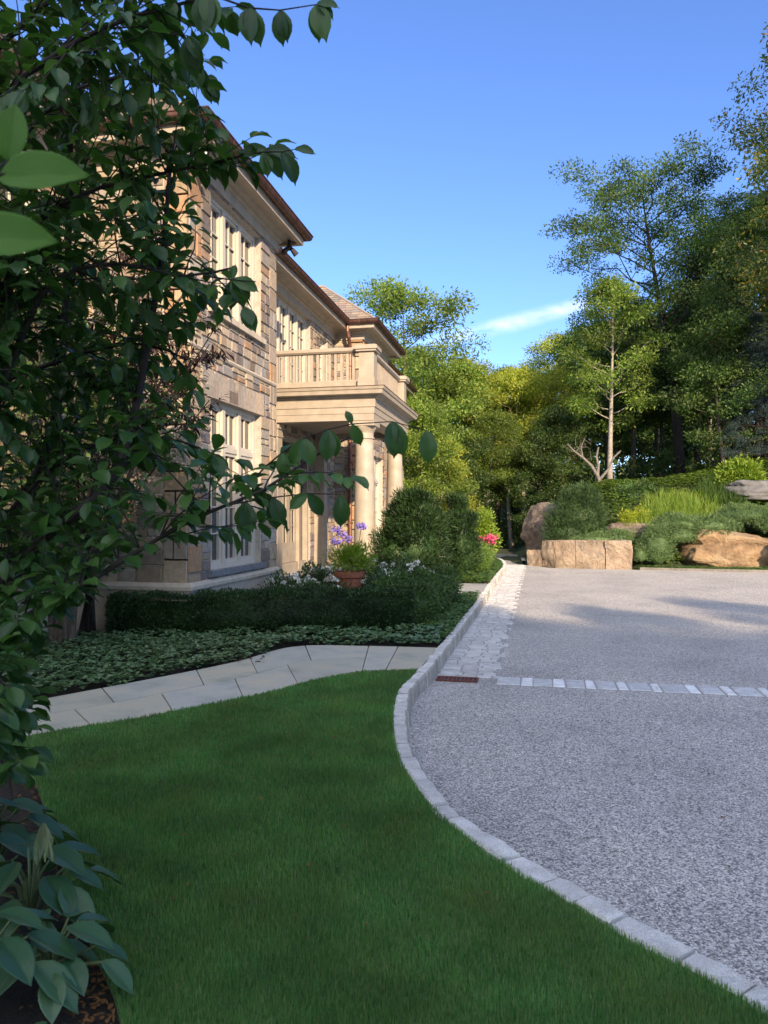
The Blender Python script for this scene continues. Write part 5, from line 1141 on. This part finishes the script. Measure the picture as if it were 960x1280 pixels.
# three very near leaves on a branch reaching past the viewpoint
q_ = pl_.limb(PP_([(-70, 560, 2.8), (-180, 380, 1.7), (-130, 290, 1.1), (-60, 200, .93), (-20, 170, .9)]), .009, .003, 6)
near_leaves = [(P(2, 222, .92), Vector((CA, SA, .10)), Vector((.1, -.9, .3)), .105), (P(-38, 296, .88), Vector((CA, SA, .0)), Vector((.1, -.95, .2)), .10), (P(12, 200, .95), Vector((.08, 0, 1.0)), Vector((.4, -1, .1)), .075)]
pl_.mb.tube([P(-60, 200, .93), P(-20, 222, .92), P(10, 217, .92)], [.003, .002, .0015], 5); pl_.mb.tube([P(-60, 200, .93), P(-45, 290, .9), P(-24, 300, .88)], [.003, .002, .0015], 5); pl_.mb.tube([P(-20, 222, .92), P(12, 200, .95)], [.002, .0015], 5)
t = empty('magnolia_tree', trunk[0], label='large leaved magnolia framing the left side, nearest the viewpoint', cat='tree')
def rel(pl, t):
    o = Vector(t.location); pl.mb.v = [tuple(Vector(v) - o) for v in pl.mb.v]; pl.P = [tuple(Vector(v) - o) for v in pl.P]
rel(pl_, t); pl_.build(t, M_barkd, M_mag, .56)

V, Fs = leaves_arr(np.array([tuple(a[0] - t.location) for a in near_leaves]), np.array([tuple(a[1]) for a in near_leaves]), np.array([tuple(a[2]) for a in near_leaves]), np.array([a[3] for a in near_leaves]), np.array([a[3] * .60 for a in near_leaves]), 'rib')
me = mesh_np('near_leaves', V, Fs); smooth_on(me); link('near_leaves', me, leafmat('backlit_leaf', [(.09, .20, .035), (.11, .23, .04)], .5, .45, .25), t, label='pale green leaves closest to the viewpoint')  # paler green puts light shining through the leaves into their colour
# second, smaller leaved multi-stem tree standing in the groundcover near the wall
ps = Plant(5); base = Vector(G(75, 812))
M_crab = leafmat('crab_leaf', [(.03, .075, .025), (.05, .105, .032), (.07, .135, .04), (.10, .17, .05)], .35, .28, .45)
env2 = [(-200, 60), (120, 90), (215, 250), (262, 380), (262, 520), (235, 640), (190, 700), (120, 720), (40, 760), (-200, 800)]
for i, (dx, dz, dy) in enumerate([(-.5, 4.3, -.3), (.25, 4.6, .1), (1.1, 3.9, -.2), (-1.1, 3.6, .2), (.7, 4.3, -.6), (1.5, 2.9, -.3), (-.2, 5.0, -.3)]):
    e = base + Vector((dx, dy, dz)); q_ = ps.limb([base + Vector((.05 * i - .1, 0, 0)), base + Vector((dx * .22, dy * .3, dz * .3)), base + Vector((dx * .6, dy * .6, dz * .62)), e], .045, .008); n_ = len(q_)
    for k in range(130):
        t_ = ps.r.uniform(.22, 1); j = min(n_ - 2, int(t_ * (n_ - 1))); ps.twig(q_[j], Vector((ps.r.gauss(0, 1), ps.r.gauss(0, .8), ps.r.gauss(.25, .7))), ps.r.uniform(.25, .75), ps.r.randint(6, 10), .085, env2, .1, .006)
t = empty('small_garden_tree', base, label='multi-stemmed small tree rooted in the groundcover by the stone wall', cat='tree'); rel(ps, t); ps.build(t, M_bark, M_crab, .58, 'ovate')
# purple leaved shrub branches in front of the pavilion
pp = Plant(9); base = Vector(G(98, 797))
M_prp = leafmat('purple_leaf', [(.018, .012, .014), (.035, .018, .02), (.05, .022, .018), (.03, .03, .018)], .35, .2, .5)
tgt = [(240, 470, 8.2), (262, 430, 8.2), (275, 400, 8.1), (262, 500, 8.2), (228, 430, 8.3), (250, 385, 8.2), (215, 480, 8.2), (190, 420, 8.2), (170, 340, 8.3), (150, 300, 8.3), (205, 380, 8.3), (130, 250, 8.3), (190, 270, 8.3)]
for i, tg in enumerate(tgt):
    e = P(*tg); m_ = base.lerp(e, .5) + Vector((-.25, 0, .1)); q_ = pp.limb([base + Vector((.02 * i, 0, 0)), m_, e], .02, .005); n_ = len(q_)
    for k in range(20): j = int(n_ * pp.r.uniform(.68, .98)); pp.twig(q_[j], Vector((pp.r.gauss(.2, .8), pp.r.gauss(0, .6), pp.r.gauss(.1, .6))), pp.r.uniform(.12, .34), 8, .11, [(-200, 0), (190, 200), (285, 370), (290, 480), (250, 540), (-200, 600)], .2, .004)
t = empty('purple_leaf_tree', base, label='dark purple leaved tree against the pavilion corner behind the magnolia', cat='tree'); rel(pp, t); pp.build(t, M_barkd, M_prp, .28, 'ovate')

# ------------------------------------------------------------------ HOSTAS at the lawn edge
M_hosta = leafmat('hosta_leaf', [(.035, .10, .045), (.05, .125, .055), (.07, .15, .065)], .38, .22, .5)
def hosta(cx, cy, n_, L, h, seed, label, stalk=False):
    r_ = random.Random(seed); t = empty('hosta', (cx, cy, 0), label=label, cat='plant', group='hostas at the lawn edge'); st = MB(); P_, D_, N_, L_ = [], [], [], []
    for i in range(n_):
        ring = i / n_; az = i * 2.4 + r_.uniform(-.2, .2); R_ = (.10 + .26 * ring) * L / .28; z_ = h * (1.0 - .55 * ring) * r_.uniform(.85, 1.1); e = Vector((math.cos(az) * R_, math.sin(az) * R_, z_)); st.tube([(0, 0, 0), (e.x * .35, e.y * .35, z_ * .7), e], [.007, .006, .004], 5)
        P_.append(tuple(e)); D_.append((math.cos(az), math.sin(az), -.25 - .5 * ring)); N_.append((math.cos(az) * .5, math.sin(az) * .5, 1)); L_.append(L * r_.uniform(.75, 1.1))
    st.build('stem', M_wire, t); V, Fs = leaves_arr(np.array(P_), np.array(D_), np.array(N_), np.array(L_), np.array(L_) * .58, 'rib'); me = mesh_np('leaves', V, Fs); smooth_on(me); link('leaves', me, M_hosta, t)
    if stalk:
        sk = MB(); tip = Vector(stalk) - Vector((cx, cy, 0)); pts = [Vector((0, 0, .05)), Vector((tip.x * .35, tip.y * .35, tip.z * .75)), Vector((tip.x * .75, tip.y * .75, tip.z * 1.02)), tip]; q_ = dense([tuple(p) for p in pts], .03); sk.tube(q_, .0035, 5)
        for i in range(int(len(q_) * .5), len(q_)):
            for s_ in (-1, 1): b = q_[i]; e = b + Vector((s_ * .012 + r_.uniform(-.008, .008), r_.uniform(-.02, .02), -.05)); sk.tube([b, e, e + Vector((0, 0, -.02))], [.002, .005, .003], 5)
        sk.build('seed_stalk', plain('seed_pod', (.16, .20, .09), .6), t)
b1 = G(38, 1160); hosta(b1.x, b1.y, 19, 0.20, 0.30, 1, 'blue green hosta with drooping seed stalk at the lawn edge', stalk=P(62, 1050, 2.45))
b2 = G(-10, 1260); hosta(b2.x - .05, b2.y, 17, 0.20, 0.28, 2, 'large hosta at the very bottom left corner')
b3 = G(-60, 1110); hosta(b3.x, b3.y, 15, 0.20, 0.36, 3, 'hosta behind the seed stalk, cut by the left edge')
b4 = G(40, 1420); hosta(b4.x, b4.y, 15, 0.18, 0.24, 4, 'small hosta nearest the viewpoint at the bottom edge')
b5 = G(78, 1235); hosta(b5.x - .04, b5.y, 15, .17, .20, 5, 'smaller hosta between the seed stalk and the lawn')
b6 = G(-5, 1075); hosta(b6.x, b6.y, 17, .19, .26, 6, 'hosta under the lowest magnolia leaves')
M_lit = leafmat('dead_leaf', [(.10, .05, .02), (.18, .09, .03), (.07, .045, .02)], .8, .1, .2)
rg = np.random.default_rng(31); k = 420
u_ = rg.random(k); bp_ = np.array([(p.x, p.y) for p in bed_edge[:8]]); ii = rg.integers(0, 7, k); q_ = bp_[ii] + (bp_[ii + 1] - bp_[ii]) * u_[:, None] - np.stack([np.abs(rg.normal(size=k)) * .12 + .01, np.zeros(k)], 1)
V, Fs = leaves_arr(np.column_stack([q_, np.full(k, .0)]), np.column_stack([rg.normal(size=(k, 2)), rg.random(k) * .3]), np.column_stack([rg.normal(size=(k, 2)) * .3, np.ones(k)]), rg.uniform(.012, .04, k), rg.uniform(.008, .02, k), 'ovate')
link('litter', mesh_np('litter', V, Fs), M_lit, kind='stuff', label='fallen leaf litter and mulch at the bed edge')
k = 22; pth = [far_edge[2], far_edge[3], far_edge[4]]
V_ = np.array([tuple(G(285 + rg.uniform(-20, 55), 823 + rg.uniform(-3, 5), .02)) for _ in range(k)])
V, Fs = leaves_arr(V_, np.column_stack([rg.normal(size=(k, 2)), rg.random(k) * .3]), np.column_stack([rg.normal(size=(k, 2)) * .3, np.ones(k)]), rg.uniform(.03, .06, k), rg.uniform(.02, .03, k), 'ovate')
link('fallen_leaves', mesh_np('fallen_leaves', V, Fs), M_lit, kind='stuff', label='few brown fallen leaves at the path edge')

k = 70; u_ = rg.uniform(-3.2, .4, 900); v_ = rg.uniform(2.2, 7.5, 900); m_ = inside(u_, v_, lawn_poly); u_, v_ = u_[m_][:k], v_[m_][:k]; k = len(u_)
u2 = np.concatenate([u_, rg.uniform(-.9, 2.2, 60)]); v2 = np.concatenate([v_, rg.uniform(3.6, 9, 60)]); z2 = np.concatenate([np.full(k, .03), np.full(60, -.122)]); ok = (z2 > 0) | ~inside(u2, v2, lawn_poly) & (u2 + .35 * v2 > 1.5); u2, v2, z2 = u2[ok], v2[ok], z2[ok]; k = len(u2)
V, Fs = leaves_arr(np.column_stack([u2, v2, z2]), np.column_stack([rg.normal(size=(k, 2)), rg.random(k) * .3]), np.column_stack([rg.normal(size=(k, 2)) * .3, np.ones(k)]), rg.uniform(.012, .035, k), rg.uniform(.008, .02, k), 'ovate')
link('leaf_litter', mesh_np('leaf_litter', V, Fs), M_lit, kind='stuff', label='scattered dead leaf bits on lawn and drive')
